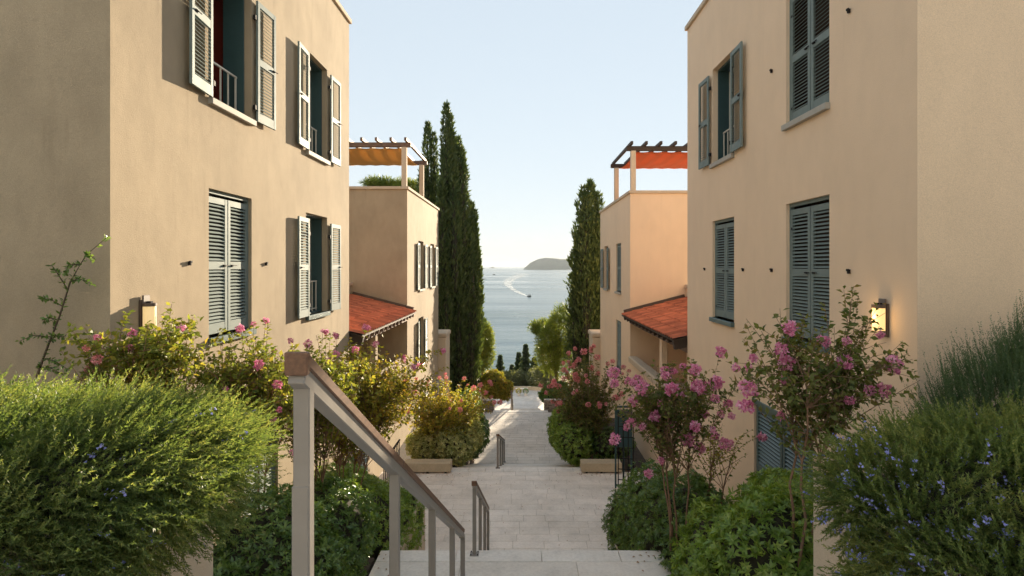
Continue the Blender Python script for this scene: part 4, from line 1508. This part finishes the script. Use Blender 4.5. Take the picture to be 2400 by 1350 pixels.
def myrtle(label, base, fork_z, crown_c, crown_r, ntw, nleaf, mat, petal, nbl, seed, nst=4, leafL=0.05, scale=1.0, spires=(), bscale=1.0, blist=(), bias=0.15, shoots=0.16, group='crape myrtles along the walls'):
    rng = np.random.default_rng(seed)
    base = np.array(base, float); cc = np.array(crown_c, float); cr = np.array(crown_r, float)
    t = thing('crape_myrtle', label, 'flowering tree', tuple(base), group)
    tb = MB()
    stems = []
    for k in range(nst):
        a = 2 * np.pi * k / nst + rng.uniform(-.5, .5)
        tip = cc + cr * np.array([0.42 * np.cos(a), 0.42 * np.sin(a), rng.uniform(-0.1, 0.45)])
        b0 = base + np.array([0.10 * np.cos(a), 0.10 * np.sin(a), 0])
        fork = np.array([base[0] * 0.6 + cc[0] * 0.4 + 0.12 * np.cos(a) * scale, base[1] * 0.6 + cc[1] * 0.4 + 0.12 * np.sin(a) * scale, fork_z + rng.uniform(-.12, .12)])
        pts = []
        for u in np.linspace(0, 1, 9):
            q = (1 - u) ** 2 * b0 + 2 * u * (1 - u) * fork + u * u * tip
            pts.append(q + rng.normal(size=3) * 0.014 * scale * (0 < u < 1))
        pts = np.array(pts)
        stems.append(pts)
        tb.tube([tuple(q) for q in pts], [(0.015 - 0.011 * u) * scale for u in np.linspace(0, 1, 9)], 6)
    P_, A_ = [], []
    ends = []
    tgt = []
    for k in range(ntw):
        d = unit(rng.normal(size=3))
        d[2] = d[2] * 0.85 + bias
        f_ = rng.uniform(0.45, 1.12)
        if rng.uniform() < shoots:
            f_ = rng.uniform(1.15, 1.45)
            d[2] = abs(d[2]) * 0.9 + 0.25
        tgt.append((cc + cr * d * f_, 1.0 + 0.8 * (f_ > 1.13)))
    for sp in spires:
        tgt.append((np.array(sp, float), 2.2))
        for _ in range(3):
            tgt.append((np.array(sp, float) + rng.normal(size=3) * np.array([.05, .05, .10]) - np.array([0, 0, .12]), 1.6))
    for e, wt in tgt:
        stm = stems[rng.integers(nst)] if wt < 1.2 else min(stems, key=lambda s_: np.linalg.norm(s_[-1] - e))
        s0 = stm[rng.integers(4, 9)]
        mid = (s0 + e) / 2 + np.array([0, 0, rng.uniform(0.0, 0.22)]) * np.linalg.norm(e - s0) + rng.normal(size=3) * 0.03
        us = np.linspace(0, 1, 7)
        pts = np.array([(1 - u) ** 2 * s0 + 2 * u * (1 - u) * mid + u * u * e for u in us])
        tb.tube([tuple(q) for q in pts], [0.0055 * scale - 0.0035 * scale * u for u in us], 3, False)
        m_ = int(nleaf * wt)
        u = rng.uniform(0.12, 1.0, m_)[:, None]
        q = (1 - u) ** 2 * s0 + 2 * u * (1 - u) * mid + u * u * e
        tg = unit((mid - s0) * (1 - u) + (e - mid) * u)
        pr = unit(np.cross(tg, rng.normal(size=(m_, 3))))
        P_.append(q + rng.normal(size=q.shape) * 0.012 * scale); A_.append(tg * 0.45 + pr + np.array([0, 0, -0.1]))
        ends.append((e, wt))
    P_ = np.concatenate(P_); A_ = np.concatenate(A_)
    L = leafL * rng.uniform(0.6, 1.2, len(P_))
    V = leaf_verts(P_, A_, rng.normal(size=P_.shape) + np.array([0, 0, 1.2]), L, L * 0.55, 0.2)
    tr_ = tb.build('trunk', 'bark', t, smooth=True)
    cr_ = link('crown', np_mesh('crown', V, 4), M[mat], t)
    # blossoms: at given points, then at outer branch ends
    pts = [np.array(b, float) for b in blist]
    order = sorted(range(ntw), key=lambda i: -np.linalg.norm((ends[i][0] - cc) / cr) + rng.uniform(0, .4))
    for i in order[:nbl]:
        pts.append(ends[i][0])
    for i, q in enumerate(pts):
        o = link('blossom', blossom_mesh(petal, int(rng.integers(3))), None, t)
        o.location = q
        o.rotation_euler = tuple(rng.uniform(0, 6, 3))
        o.scale = (bscale * rng.uniform(0.45, 1.0),) * 3
    return t


def pl(lst, d):
    return [tuple(P(a, b, d + random.uniform(-0.15, 0.15))) for a, b in lst]


myrtle('tall slender pink myrtle reaching up past the lit wall lamp', P(1880, 1400, 5.2), -1.45, P(1920, 890, 5.2), (0.80, 0.5, 0.66), 120, 24, 'myrtle_dark', 'petal', 0, 51, nst=3, bscale=0.95, shoots=0.04,
       spires=pl([(2000, 670), (1890, 740), (2035, 745), (1845, 760), (2105, 830), (1960, 800)], 5.2), leafL=0.064,
       blist=pl([(1725, 862), (1765, 838), (1850, 770), (1830, 820), (1845, 850), (1838, 890), (1755, 910), (1750, 950), (1830, 975), (1990, 938), (2063, 785), (2095, 855), (2075, 915), (2040, 915), (1985, 800), (1930, 800), (1980, 850)], 5.1))
myrtle('bushy pink myrtle covered in flowers by the iron trellis', P(1590, 1290, 7.6), -2.55, P(1575, 960, 7.6), (0.78, 0.6, 0.60), 190, 24, 'myrtle_dark', 'petal', 26, 52,
       spires=pl([(1575, 850), (1650, 880)], 7.6), leafL=0.066, bscale=1.1, shoots=0.08,
       blist=pl([(1485, 940), (1510, 920), (1545, 945), (1535, 975), (1480, 990), (1505, 1000), (1570, 990), (1610, 1030), (1600, 1020), (1640, 1050), (1650, 970), (1560, 880), (1580, 870), (1600, 925), (1690, 970), (1715, 975), (1700, 1040), (1550, 1080), (1520, 1110), (1440, 1030), (1470, 1000)], 7.4))
myrtle('small straggly myrtle with few pink flowers between the hedge and the peach wall', P(1660, 1250, 8.6), -3.1, P(1690, 1060, 8.6), (0.45, 0.4, 0.35), 36, 14, 'myrtle', 'petal', 5, 53, nst=3, leafL=0.05)
myrtle('coral pink myrtle behind the stone bench in front of the lone cypress', P(1400, 1095, 18.4), -5.1, P(1375, 965, 18.6), (1.02, 0.9, 1.25), 420, 28, 'myrtle_dark', 'petal_coral', 60, 54,
       nst=5, leafL=0.085, scale=1.5, bscale=1.2, spires=pl([(1345, 880), (1390, 875), (1425, 880)], 18.5))
myrtle('sunlit low myrtle with pink heads below the tan house lamp', P(330, 1250, 5.3), -1.6, P(345, 840, 5.3), (0.52, 0.35, 0.30), 150, 26, 'myrtle', 'petal', 1, 55,
       spires=pl([(405, 745), (440, 790), (345, 790)], 5.3), leafL=0.06, blist=pl([(310, 780), (305, 815), (425, 770), (380, 815)], 5.2), bscale=0.65)
myrtle('thin sprig of myrtle at the tan house corner', P(215, 1000, 5.0), -1.3, P(215, 870, 5.0), (0.08, 0.08, 0.14), 10, 14, 'myrtle_dark', 'petal_coral', 2, 56, nst=2, leafL=0.045, blist=pl([(203, 815), (210, 868)], 5.0), bscale=0.6)
myrtle('leafy pink myrtle in front of the tan house closed shutters', P(590, 1300, 6.2), -2.35, P(570, 920, 6.2), (0.72, 0.45, 0.46), 260, 26, 'myrtle', 'petal', 2, 57,
       spires=pl([(565, 775), (600, 790), (545, 830)], 6.2), leafL=0.062, blist=pl([(562, 770), (605, 855), (515, 920), (530, 912), (650, 900), (655, 960), (420, 915), (640, 985), (690, 1060)], 6.0), bscale=0.7)
myrtle('slender myrtle directly behind the largest handrail', P(735, 1290, 7.2), -2.75, P(725, 920, 7.2), (0.62, 0.42, 0.48), 210, 26, 'myrtle', 'petal', 6, 58, leafL=0.062, bscale=0.65)
myrtle('wide golden green myrtle with orange leaves beside the sunlit porch', P(800, 1260, 8.6), -2.9, P(850, 940, 8.6), (1.0, 0.7, 0.68), 420, 28, 'myrtle_gold', 'petal', 14, 59, nst=6,
       leafL=0.066, spires=pl([(830, 815), (800, 830), (890, 860), (940, 900)], 8.6), bscale=0.7)
myrtle('yellow leaved myrtle with coral flowers behind the courtyard bench', P(1000, 1090, 18.2), -5.3, P(1045, 985, 18.4), (1.2, 1.0, 1.0), 480, 30, 'myrtle_gold', 'petal_coral', 36, 60,
       nst=5, leafL=0.085, scale=1.4, bscale=1.15)


def climber():
    rng = np.random.default_rng(70)
    t = thing('climbing_shrub', 'arching leafy climber stem against the shaded front of the tan house', 'climber', tuple(P(100, 900, 5.7)))
    main = [P(x, y, 5.72) for x, y in ((80, 900), (105, 830), (140, 740), (165, 660), (200, 600), (255, 552))]
    tb = MB()
    tb.tube(main, [0.012, 0.010, 0.008, 0.007, 0.005, 0.002], 5)
    P_, A_ = [], []
    segs = [(main, 90)]
    for (x0, y0, x1, y1) in ((150, 720, 95, 700), (160, 680, 120, 620), (165, 660, 215, 665), (120, 790, 45, 800), (120, 800, 150, 790), (105, 840, 165, 870), (185, 620, 150, 640), (135, 750, 100, 755), (95, 860, 150, 880), (200, 600, 225, 610)):
        a, b = P(x0, y0, 5.72), P(x1, y1, 5.68)
        mid = (a + b) / 2 + Vector((0, -0.03, 0.04))
        tb.tube([a, mid, b], [0.005, 0.004, 0.002], 4)
        segs.append(([a, mid, b], 34))
    for pts, n in segs:
        pts = np.array([tuple(q) for q in pts])
        u = rng.uniform(0.05, 1, n) * (len(pts) - 1)
        i = np.minimum(u.astype(int), len(pts) - 2)
        f = (u - i)[:, None]
        q = pts[i] * (1 - f) + pts[i + 1] * f
        tg = unit(pts[i + 1] - pts[i])
        P_.append(q); A_.append(tg * 0.6 + unit(np.cross(tg, rng.normal(size=(n, 3)))))
    P_, A_ = np.concatenate(P_), np.concatenate(A_)
    V = leaf_verts(P_, A_, rng.normal(size=P_.shape) + np.array([0, -1, 0.5]), 0.05 * rng.uniform(0.6, 1.2, len(P_)), 0.022, 0.2)
    tb.build('stem', 'bark_dark', t)
    link('foliage', np_mesh('foliage', V, 4), M['hedge'], t)


climber()


def cypress(label, x, y, zb, zt, R, n, seed, lobes=16, mat='cypress', group='cypresses flanking the sea view', tips=(), spray=1.0):
    rng = np.random.default_rng(seed)
    t = thing('cypress_tree', label, 'cypress', (x, y, zb), group)
    H = zt - zb
    tb = MB(); tb.tube([(x, y, zb), (x, y, zb + H * 0.4), (x, y, zb + H * 0.9)], [R * 0.16, R * 0.11, R * 0.03], 8)
    tb.build('trunk', 'bark_dark', t)

    def env(u):                                          # radius of the whole crown at height u
        return R * np.minimum(1.0, 0.75 + 2.5 * u) * np.clip((1 - u), 0, 1) ** 0.62 * 1.12
    P_, A_ = [], []
    spind = [(0.0, 0.0, zb + 0.1 * H, zt, 0.42 * R)]
    for k in range(lobes):
        a = rng.uniform(0, 2 * np.pi)
        u0 = rng.uniform(0.0, 0.55)
        ln = rng.uniform(0.28, 0.5)
        u1 = min(0.97, u0 + ln)
        rr = env(0.5 * (u0 + u1)) * rng.uniform(0.45, 0.68)
        spind.append((rr * np.cos(a), rr * np.sin(a), zb + u0 * H, zb + u1 * H, R * rng.uniform(0.26, 0.40)))
    for (dx, dy, u1) in tips:
        spind.append((dx, dy, zb + 0.2 * H, zb + u1 * H, R * 0.34))
    w = np.array([(s[3] - s[2]) * s[4] for s in spind]); w /= w.sum()
    core = []
    for s, ww in zip(spind, w):
        m_ = int(n * ww)
        u = rng.uniform(0, 1, m_) ** 0.9
        r = s[4] * np.minimum(1, 0.55 + 3 * u) * (1 - u) ** 0.55 * (1 + 0.25 * np.sin(u * 23 + s[0] * 9)) * rng.uniform(0.75, 1.08, m_) + 0.03
        a = rng.uniform(0, 2 * np.pi, m_)
        o = np.stack([np.cos(a), np.sin(a), np.zeros(m_)], 1)
        lean = u[:, None] * np.array([-s[0] * 0.25, -s[1] * 0.25, 0])
        p = np.array([x + s[0], y + s[1], 0]) + lean + o * r[:, None]
        p[:, 2] = s[2] + u * (s[3] - s[2]) * 0.985
        P_.append(p); A_.append(o * rng.uniform(0.1, 0.75, (m_, 1)) + np.array([0, 0, 1.0]) + rng.normal(size=p.shape) * 0.28)
        core.append(s)
    P_, A_ = np.concatenate(P_), np.concatenate(A_)
    L = rng.uniform(0.14, 0.36, len(P_)) * spray
    V = leaf_verts(P_, A_, rng.normal(size=P_.shape), L, L * 0.30, 0.15)
    o = link('crown', np_mesh('crown', V, 4), M[mat], t)
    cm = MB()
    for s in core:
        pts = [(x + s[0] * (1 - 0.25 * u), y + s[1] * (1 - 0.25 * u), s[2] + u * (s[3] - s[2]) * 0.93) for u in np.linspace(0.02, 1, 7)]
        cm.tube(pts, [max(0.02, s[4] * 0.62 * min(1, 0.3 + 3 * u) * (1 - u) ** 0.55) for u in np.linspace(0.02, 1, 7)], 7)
    cm.build('shade_core', 'core_shade', t)['kind'] = 'stuff'
    return t


def cyp(label, px, ytip, d, R, n, seed, zb=-8.6, **k):
    p = P(px, ytip, d)
    return cypress(label, p.x, d, zb, p.z, R, n, seed, **k)


cyp('tallest cypress, its single pointed tip highest against the sky', 1046, 236, 33.5, 1.4, 32000, 81, lobes=22)
cyp('cypress with a thin bent tip just beside the pergola post', 1002, 280, 35.5, 1.3, 20000, 82, lobes=14, tips=((0.5, 0.1, 0.96),))
cyp('dense broad cypress with twin tips, second highest of the group', 1074, 318, 34.5, 1.75, 36000, 83, lobes=24, tips=((0.35, -0.2, 0.93),))
cyp('shortest cypress of the tall group on its sea side', 1112, 488, 35.0, 0.72, 15000, 84, lobes=14, tips=((-0.2, -0.4, 1.03),))
cyp('lone dark cypress beside the shaded middle house', 1384, 420, 34.0, 1.85, 46000, 85, lobes=34)


def tree(name, label, x, y, zb, crowns, n, mat, seed, L=0.35, W=0.10, trunk_r=0.15, group=None, cat='tree', up=0.3):
    rng = np.random.default_rng(seed)
    t = thing(name, label, cat, (x, y, zb), group)
    zc = np.mean([c[0][2] for c in crowns])
    tb = MB(); tb.tube([(x, y, zb), (x + 0.1, y, zb + (zc - zb) * 0.5), (x, y, zc)], [trunk_r, trunk_r * 0.75, trunk_r * 0.4], 8)
    for c, r in crowns:
        tb.tube([(x + 0.03, y, zb + (zc - zb) * 0.55), tuple(np.array(c) * 0.5 + np.array([x, y, zc]) * 0.5), tuple(c)], [trunk_r * 0.5, trunk_r * 0.3, trunk_r * 0.12], 5)
    tb.build('trunk', 'bark_dark', t)
    p, nn = ellipsoid_surface(rng, crowns, n, 0.10, cut=0.7)
    p = p - nn * np.abs(rng.normal(size=(n, 1))) * L * 0.9
    V = leaf_verts(p, nn + rng.normal(size=p.shape) * 0.7 + np.array([0, 0, up]), rng.normal(size=p.shape), L * rng.uniform(0.6, 1.2, n), W, 0.15)
    link('crown', np_mesh('crown', V, 4), M[mat], t)
    return t


def cl(seed, c, r, k, small=0.42):
    rng = np.random.default_rng(seed)
    out = []
    for _ in range(k):
        d = unit(rng.normal(size=3))
        out.append((tuple(np.array(c) + np.array(r) * d * rng.uniform(0.35, 0.8)), tuple(np.array(r) * small * rng.uniform(0.75, 1.25))))
    return out


p = P(1290, 800, 52); tree('pine_tree', 'yellow green pine rising behind the lone cypress', p.x + 0.5, 52, -14, cl(91, (p.x + 0.5, 52, p.z - 0.2), (2.1, 1.7, 3.4), 26, 0.36), 15000, 'pine', 91, 0.34, 0.05, group='pines past the terrace')
p = P(1262, 760, 54); tree('pine_tree', 'bright pine top leaning toward the sea behind the lone cypress', p.x + 1, 54, -14, cl(92, (p.x + 0.6, 54, p.z - 0.3), (1.2, 1.2, 1.1), 9, 0.45), 5000, 'pine', 92, 0.34, 0.05, group='pines past the terrace')
p = P(1138, 810, 50); tree('pine_tree', 'yellow green pine peeping out beside the tall cypress group', p.x - 0.3, 50, -14, cl(93, (p.x - 0.2, 50, p.z), (0.95, 1.0, 2.2), 12), 6000, 'pine', 93, 0.34, 0.05, group='pines past the terrace')
p = P(905, 425, 40); tree('pine_tree', 'pine tops showing under the ochre pergola shade', p.x, 42, -9, cl(94, (p.x, 42, 5.75), (2.3, 1.5, 0.8), 9, 0.4) , 5200, 'pine', 94, 0.36, 0.05)


tree('pine_tree', 'unseen dense pine added to shade the terrace, behind the farthest peach house', 7.5, 50, -14, cl(95, (7.5, 50, -5), (3.4, 3.2, 4.2), 22, 0.42), 12000, 'pine', 95, 0.36, 0.07, group='pines past the terrace')  # added out of sight to keep low sun off the terrace


def conifer(label, px, ytip, d, zb, R, n, seed):
    rng = np.random.default_rng(seed)
    p = P(px, ytip, d)
    t = thing('fir_tree', label, 'conifer', (p.x, d, zb), 'conifers behind the round square')
    H = p.z - zb
    tb = MB(); tb.tube([(p.x, d, zb), (p.x, d, p.z)], [0.18, 0.02], 7); tb.build('trunk', 'bark_dark', t)
    u = rng.uniform(0, 1, n) ** 0.75
    lay = np.floor(u * 16) / 16 + rng.uniform(0, 0.03, n)
    a = np.floor(rng.uniform(0, 9, n)) * 0.7 + lay * 31 + rng.normal(size=n) * 0.13
    rad = R * (1 - lay) ** 1.15 * (0.75 + 0.45 * np.sin(lay * 50 + a)) * rng.uniform(0.1, 1.0, n) ** 0.6
    q = np.stack([p.x + np.cos(a) * rad, d + np.sin(a) * rad, zb + lay * H + rad * 0.25], 1)
    ax = np.stack([np.cos(a), np.sin(a), 0.35 + 0 * a], 1) + rng.normal(size=(n, 3)) * 0.5
    V = leaf_verts(q, ax, rng.normal(size=q.shape), rng.uniform(0.2, 0.45, n), 0.09, 0.1)
    link('crown', np_mesh('crown', V, 4), M['fir'], t)


conifer('small dark conifer alone against the sea beside the tall cypresses', 1172, 832, 88, -19, 1.6, 7600, 101)
conifer('lowest dark conifer in the gap between the two others', 1200, 856, 92, -19, 1.5, 5200, 102)
conifer('tallest dark conifer behind the far square bench', 1232, 806, 86, -19, 2.0, 12000, 103)
conifer('dark conifer leaning on the tallest one behind the far square', 1216, 826, 90, -19, 1.7, 9000, 104)
conifer('dark conifer between the tallest one and the pines', 1252, 838, 88, -19, 1.8, 9000, 105)
for k, (px, py, d, r, lab) in enumerate(((1180, 895, 84, 1.5, 'grey green olive bush nearest the tall cypresses past the square'),
                                         (1208, 893, 85, 2.0, 'broad grey green olive bush behind the far square bench'),
                                         (1250, 890, 84, 1.8, 'grey green olive bush below the pines past the square'),
                                         (1165, 905, 80, 1.0, 'small pale olive bush at the edge of the far square'),
                                         (1278, 880, 80, 1.6, 'tall olive bush in front of the pine trunk'))):
    p = P(px, py, d)
    tree('olive_bush', lab, p.x, d, -18, cl(110 + k, tuple(p), (r, r, r * 0.95), 12, 0.5), 3600, 'olive', 110 + k, 0.28, 0.10, 0.1, 'olive bushes behind the round square', 'bush')


def far_house(side, label):
    t = thing('garden_house', label, 'house', (side * 5.5, 72, -18), 'small garden houses by the round square')
    x0 = -4.1 if side < 0 else 4.1
    xi = x0 + (0.7 if side < 0 else -0.7) * 1
    out = x0 + side * 5
    m = MB(); m.box(x0, out, 66, 72, -18, -13.2); m.build('wall', 'stucco_cream', t, 0.01)
    m = MB(); m.bar((x0 - side * 0.9, 69, -15.0 + 0.6), (x0 + side * 3.0, 69, -12.6 + 0.2), 6.3, 0.14); m.build('roof', 'tile', t)
    m = MB(); m.box(x0 - side * 0.35, x0 - side * 0.002, 66.5, 67.0, -18, -14.3); m.build('pillar', 'stucco_cream', t)


far_house(-1, 'small cream garden house with orange roof past the tall cypresses')
far_house(1, 'small cream garden house with orange roof past the lone cypress')


def litter():
    rng = np.random.default_rng(77)
    P_ = []
    for (x0, x1, y0, y1, z, k) in ((-3.4, -1.7, 16.6, 16.85, -5.842, 45), (1.6, 3.0, 16.6, 16.85, -5.842, 40), (-1.9, -1.55, 6.3, 8.1, -3.852, 30), (1.5, 1.88, 6.3, 8.1, -3.852, 40),
                                   (-2.6, 2.6, 12.3, 16.8, -5.842, 60), (-1.7, 1.7, 24.2, 32, -7.89, 40), (1.7, 3.2, 12.2, 15, -5.842, 40)):
        P_.append(np.stack([rng.uniform(x0, x1, k), rng.uniform(y0, y1, k), np.full(k, z)], 1))
    P_ = np.concatenate(P_)
    a = rng.uniform(0, 6.28, len(P_))
    V = leaf_verts(P_, np.stack([np.cos(a), np.sin(a), 0.1 + 0 * a], 1), np.tile([0, 0, 1.0], (len(P_), 1)), rng.uniform(0.025, 0.06, len(P_)), 0.025, 0.25)
    o = link('fallen_leaves', np_mesh('fallen_leaves', V, 4), leafmat('dry_leaf', [(0.16, 0.08, 0.03), (0.30, 0.17, 0.06), (0.50, 0.22, 0.28)], 0.2, 0.7))
    o['kind'] = 'stuff'


litter()


# ------------------------------------------------------------------ boats and wake
def boat(label, px, py, L, seed, ang):
    d = -SEA * F / (py - HY)
    x = (px - VX) * d / F
    t = thing('motor_boat', label, 'boat', (x, d, SEA), 'boats out on the sea')
    mt = Matrix.Translation((x, d, SEA)) @ Matrix.Rotation(ang, 4, 'Z')
    m = MB()
    secs = [(-0.5, 0.16, 0.0), (-0.2, 0.18, 0.0), (0.15, 0.17, 0.0), (0.38, 0.10, 0.02), (0.5, 0.01, 0.06)]
    for (u, w, z) in secs:
        for (sx, zz) in ((-1, 0.20), (-0.6, -0.02), (0.6, -0.02), (1, 0.20)):
            m.v.append(tuple(mt @ Vector((u * L, sx * w * L, (zz * 0.6 + z) * L))))
    for i in range(len(secs) - 1):
        for j in range(4):
            a = i * 4 + j; b = i * 4 + (j + 1) % 4
            m.f.append((a, b, b + 4, a + 4))
    m.f.append((0, 1, 2, 3))
    m.build('hull', 'iron', t)
    m = MB(); m.box(-0.15 * L, 0.12 * L, -0.11 * L, 0.11 * L, 0.12 * L, 0.30 * L, mt); m.build('cabin', 'white_plastic', t)
    m = MB(); m.box(-0.22 * L, 0.12 * L, -0.13 * L, 0.13 * L, 0.301 * L, 0.33 * L, mt); m.build('canopy', 'iron', t)


boat('dark motor boat heading away at the end of its white wake', 1241, 695, 6.5, 1, math.radians(-60))
boat('tiny boat far out near the horizon beside the tall cypress', 1133, 655, 9, 2, math.radians(10))
boat('tiny boat speck below the islet on the horizon', 1158, 644, 12, 3, math.radians(40))


def wake():
    n = NT('wake_foam')
    tc = world_pos(n)
    nz = n.noise(0.10, 5, 0.7, tc, (1, 0.35, 1))
    at = n.n('ShaderNodeAttribute', attribute_name='edge')
    mm = n.n('ShaderNodeMath', operation='MULTIPLY')
    rr = n.n('ShaderNodeMapRange')
    rr.inputs['From Min'].default_value = 0.35; rr.inputs['From Max'].default_value = 0.62
    n.l(nz, rr.inputs['Value'])
    n.l(rr.outputs[0], mm.inputs[0]); n.l(at.outputs['Fac'], mm.inputs[1])
    n.l(mm.outputs[0], n.b.inputs['Alpha'])
    n.b.inputs['Base Color'].default_value = (0.75, 0.78, 0.78, 1)
    n.b.inputs['Roughness'].default_value = 0.7
    path = [(1239, 695, 1.5, 1.0), (1225, 690, 5, 1.0), (1210, 683, 7, 0.9), (1199, 676, 9, 0.85), (1191, 669, 13, 0.8), (1189, 662, 20, 0.75), (1196, 655, 30, 0.6), (1212, 648, 45, 0.5), (1226, 643, 60, 0.35), (1215, 639, 80, 0.0)]
    pts = []
    for i in range((len(path) - 1) * 6 + 1):
        u = i / 6
        k = min(int(u), len(path) - 2); f = u - k
        q = [path[k][j] * (1 - f) + path[k + 1][j] * f for j in range(4)]
        d = -SEA * F / (q[1] - HY)
        pts.append((Vector(((q[0] - VX) * d / F, d, SEA + 0.15)), q[2], q[3]))
    v, f, ed = [], [], []
    for i, (p_, w, a) in enumerate(pts):
        t_ = (pts[min(i + 1, len(pts) - 1)][0] - pts[max(i - 1, 0)][0]).normalized()
        sd = Vector((t_.y, -t_.x, 0))
        for s, e in ((-1, 0), (-0.5, 0.8), (0, 0.6), (0.5, 0.8), (1, 0)):
            v.append(tuple(p_ + sd * (w * 0.5 * s))); ed.append(e * a)
    for i in range(len(pts) - 1):
        for j in range(4):
            a = i * 5 + j
            f.append((a, a + 1, a + 6, a + 5))
    me = bpy.data.meshes.new('wake'); me.from_pydata(v, [], f)
    at_ = me.attributes.new('edge', 'FLOAT', 'POINT'); at_.data.foreach_set('value', ed)
    o = link('wake', me, n.m); o['kind'] = 'stuff'; o['label'] = 'curving white wake trailing behind the motor boat'


wake()

# ------------------------------------------------------------------ air
def haze():
    m = MB(); m.box(-15000, 15000, -400, 31000, -46, 90)
    n = NT('haze_air')
    n.t.nodes.remove(n.b)
    v = n.n('ShaderNodeVolumePrincipled')
    v.inputs['Color'].default_value = (0.86, 0.93, 1.0, 1)
    v.inputs['Density'].default_value = 0.00006
    v.inputs['Anisotropy'].default_value = 0.0
    n.l(v.outputs[0], n.out.inputs['Volume'])
    o = m.build('haze', n.m)
    o['kind'] = 'stuff'


haze()

# ids kept only for building
for o in COL.objects:
    if '_root' in o:
        del o['_root']
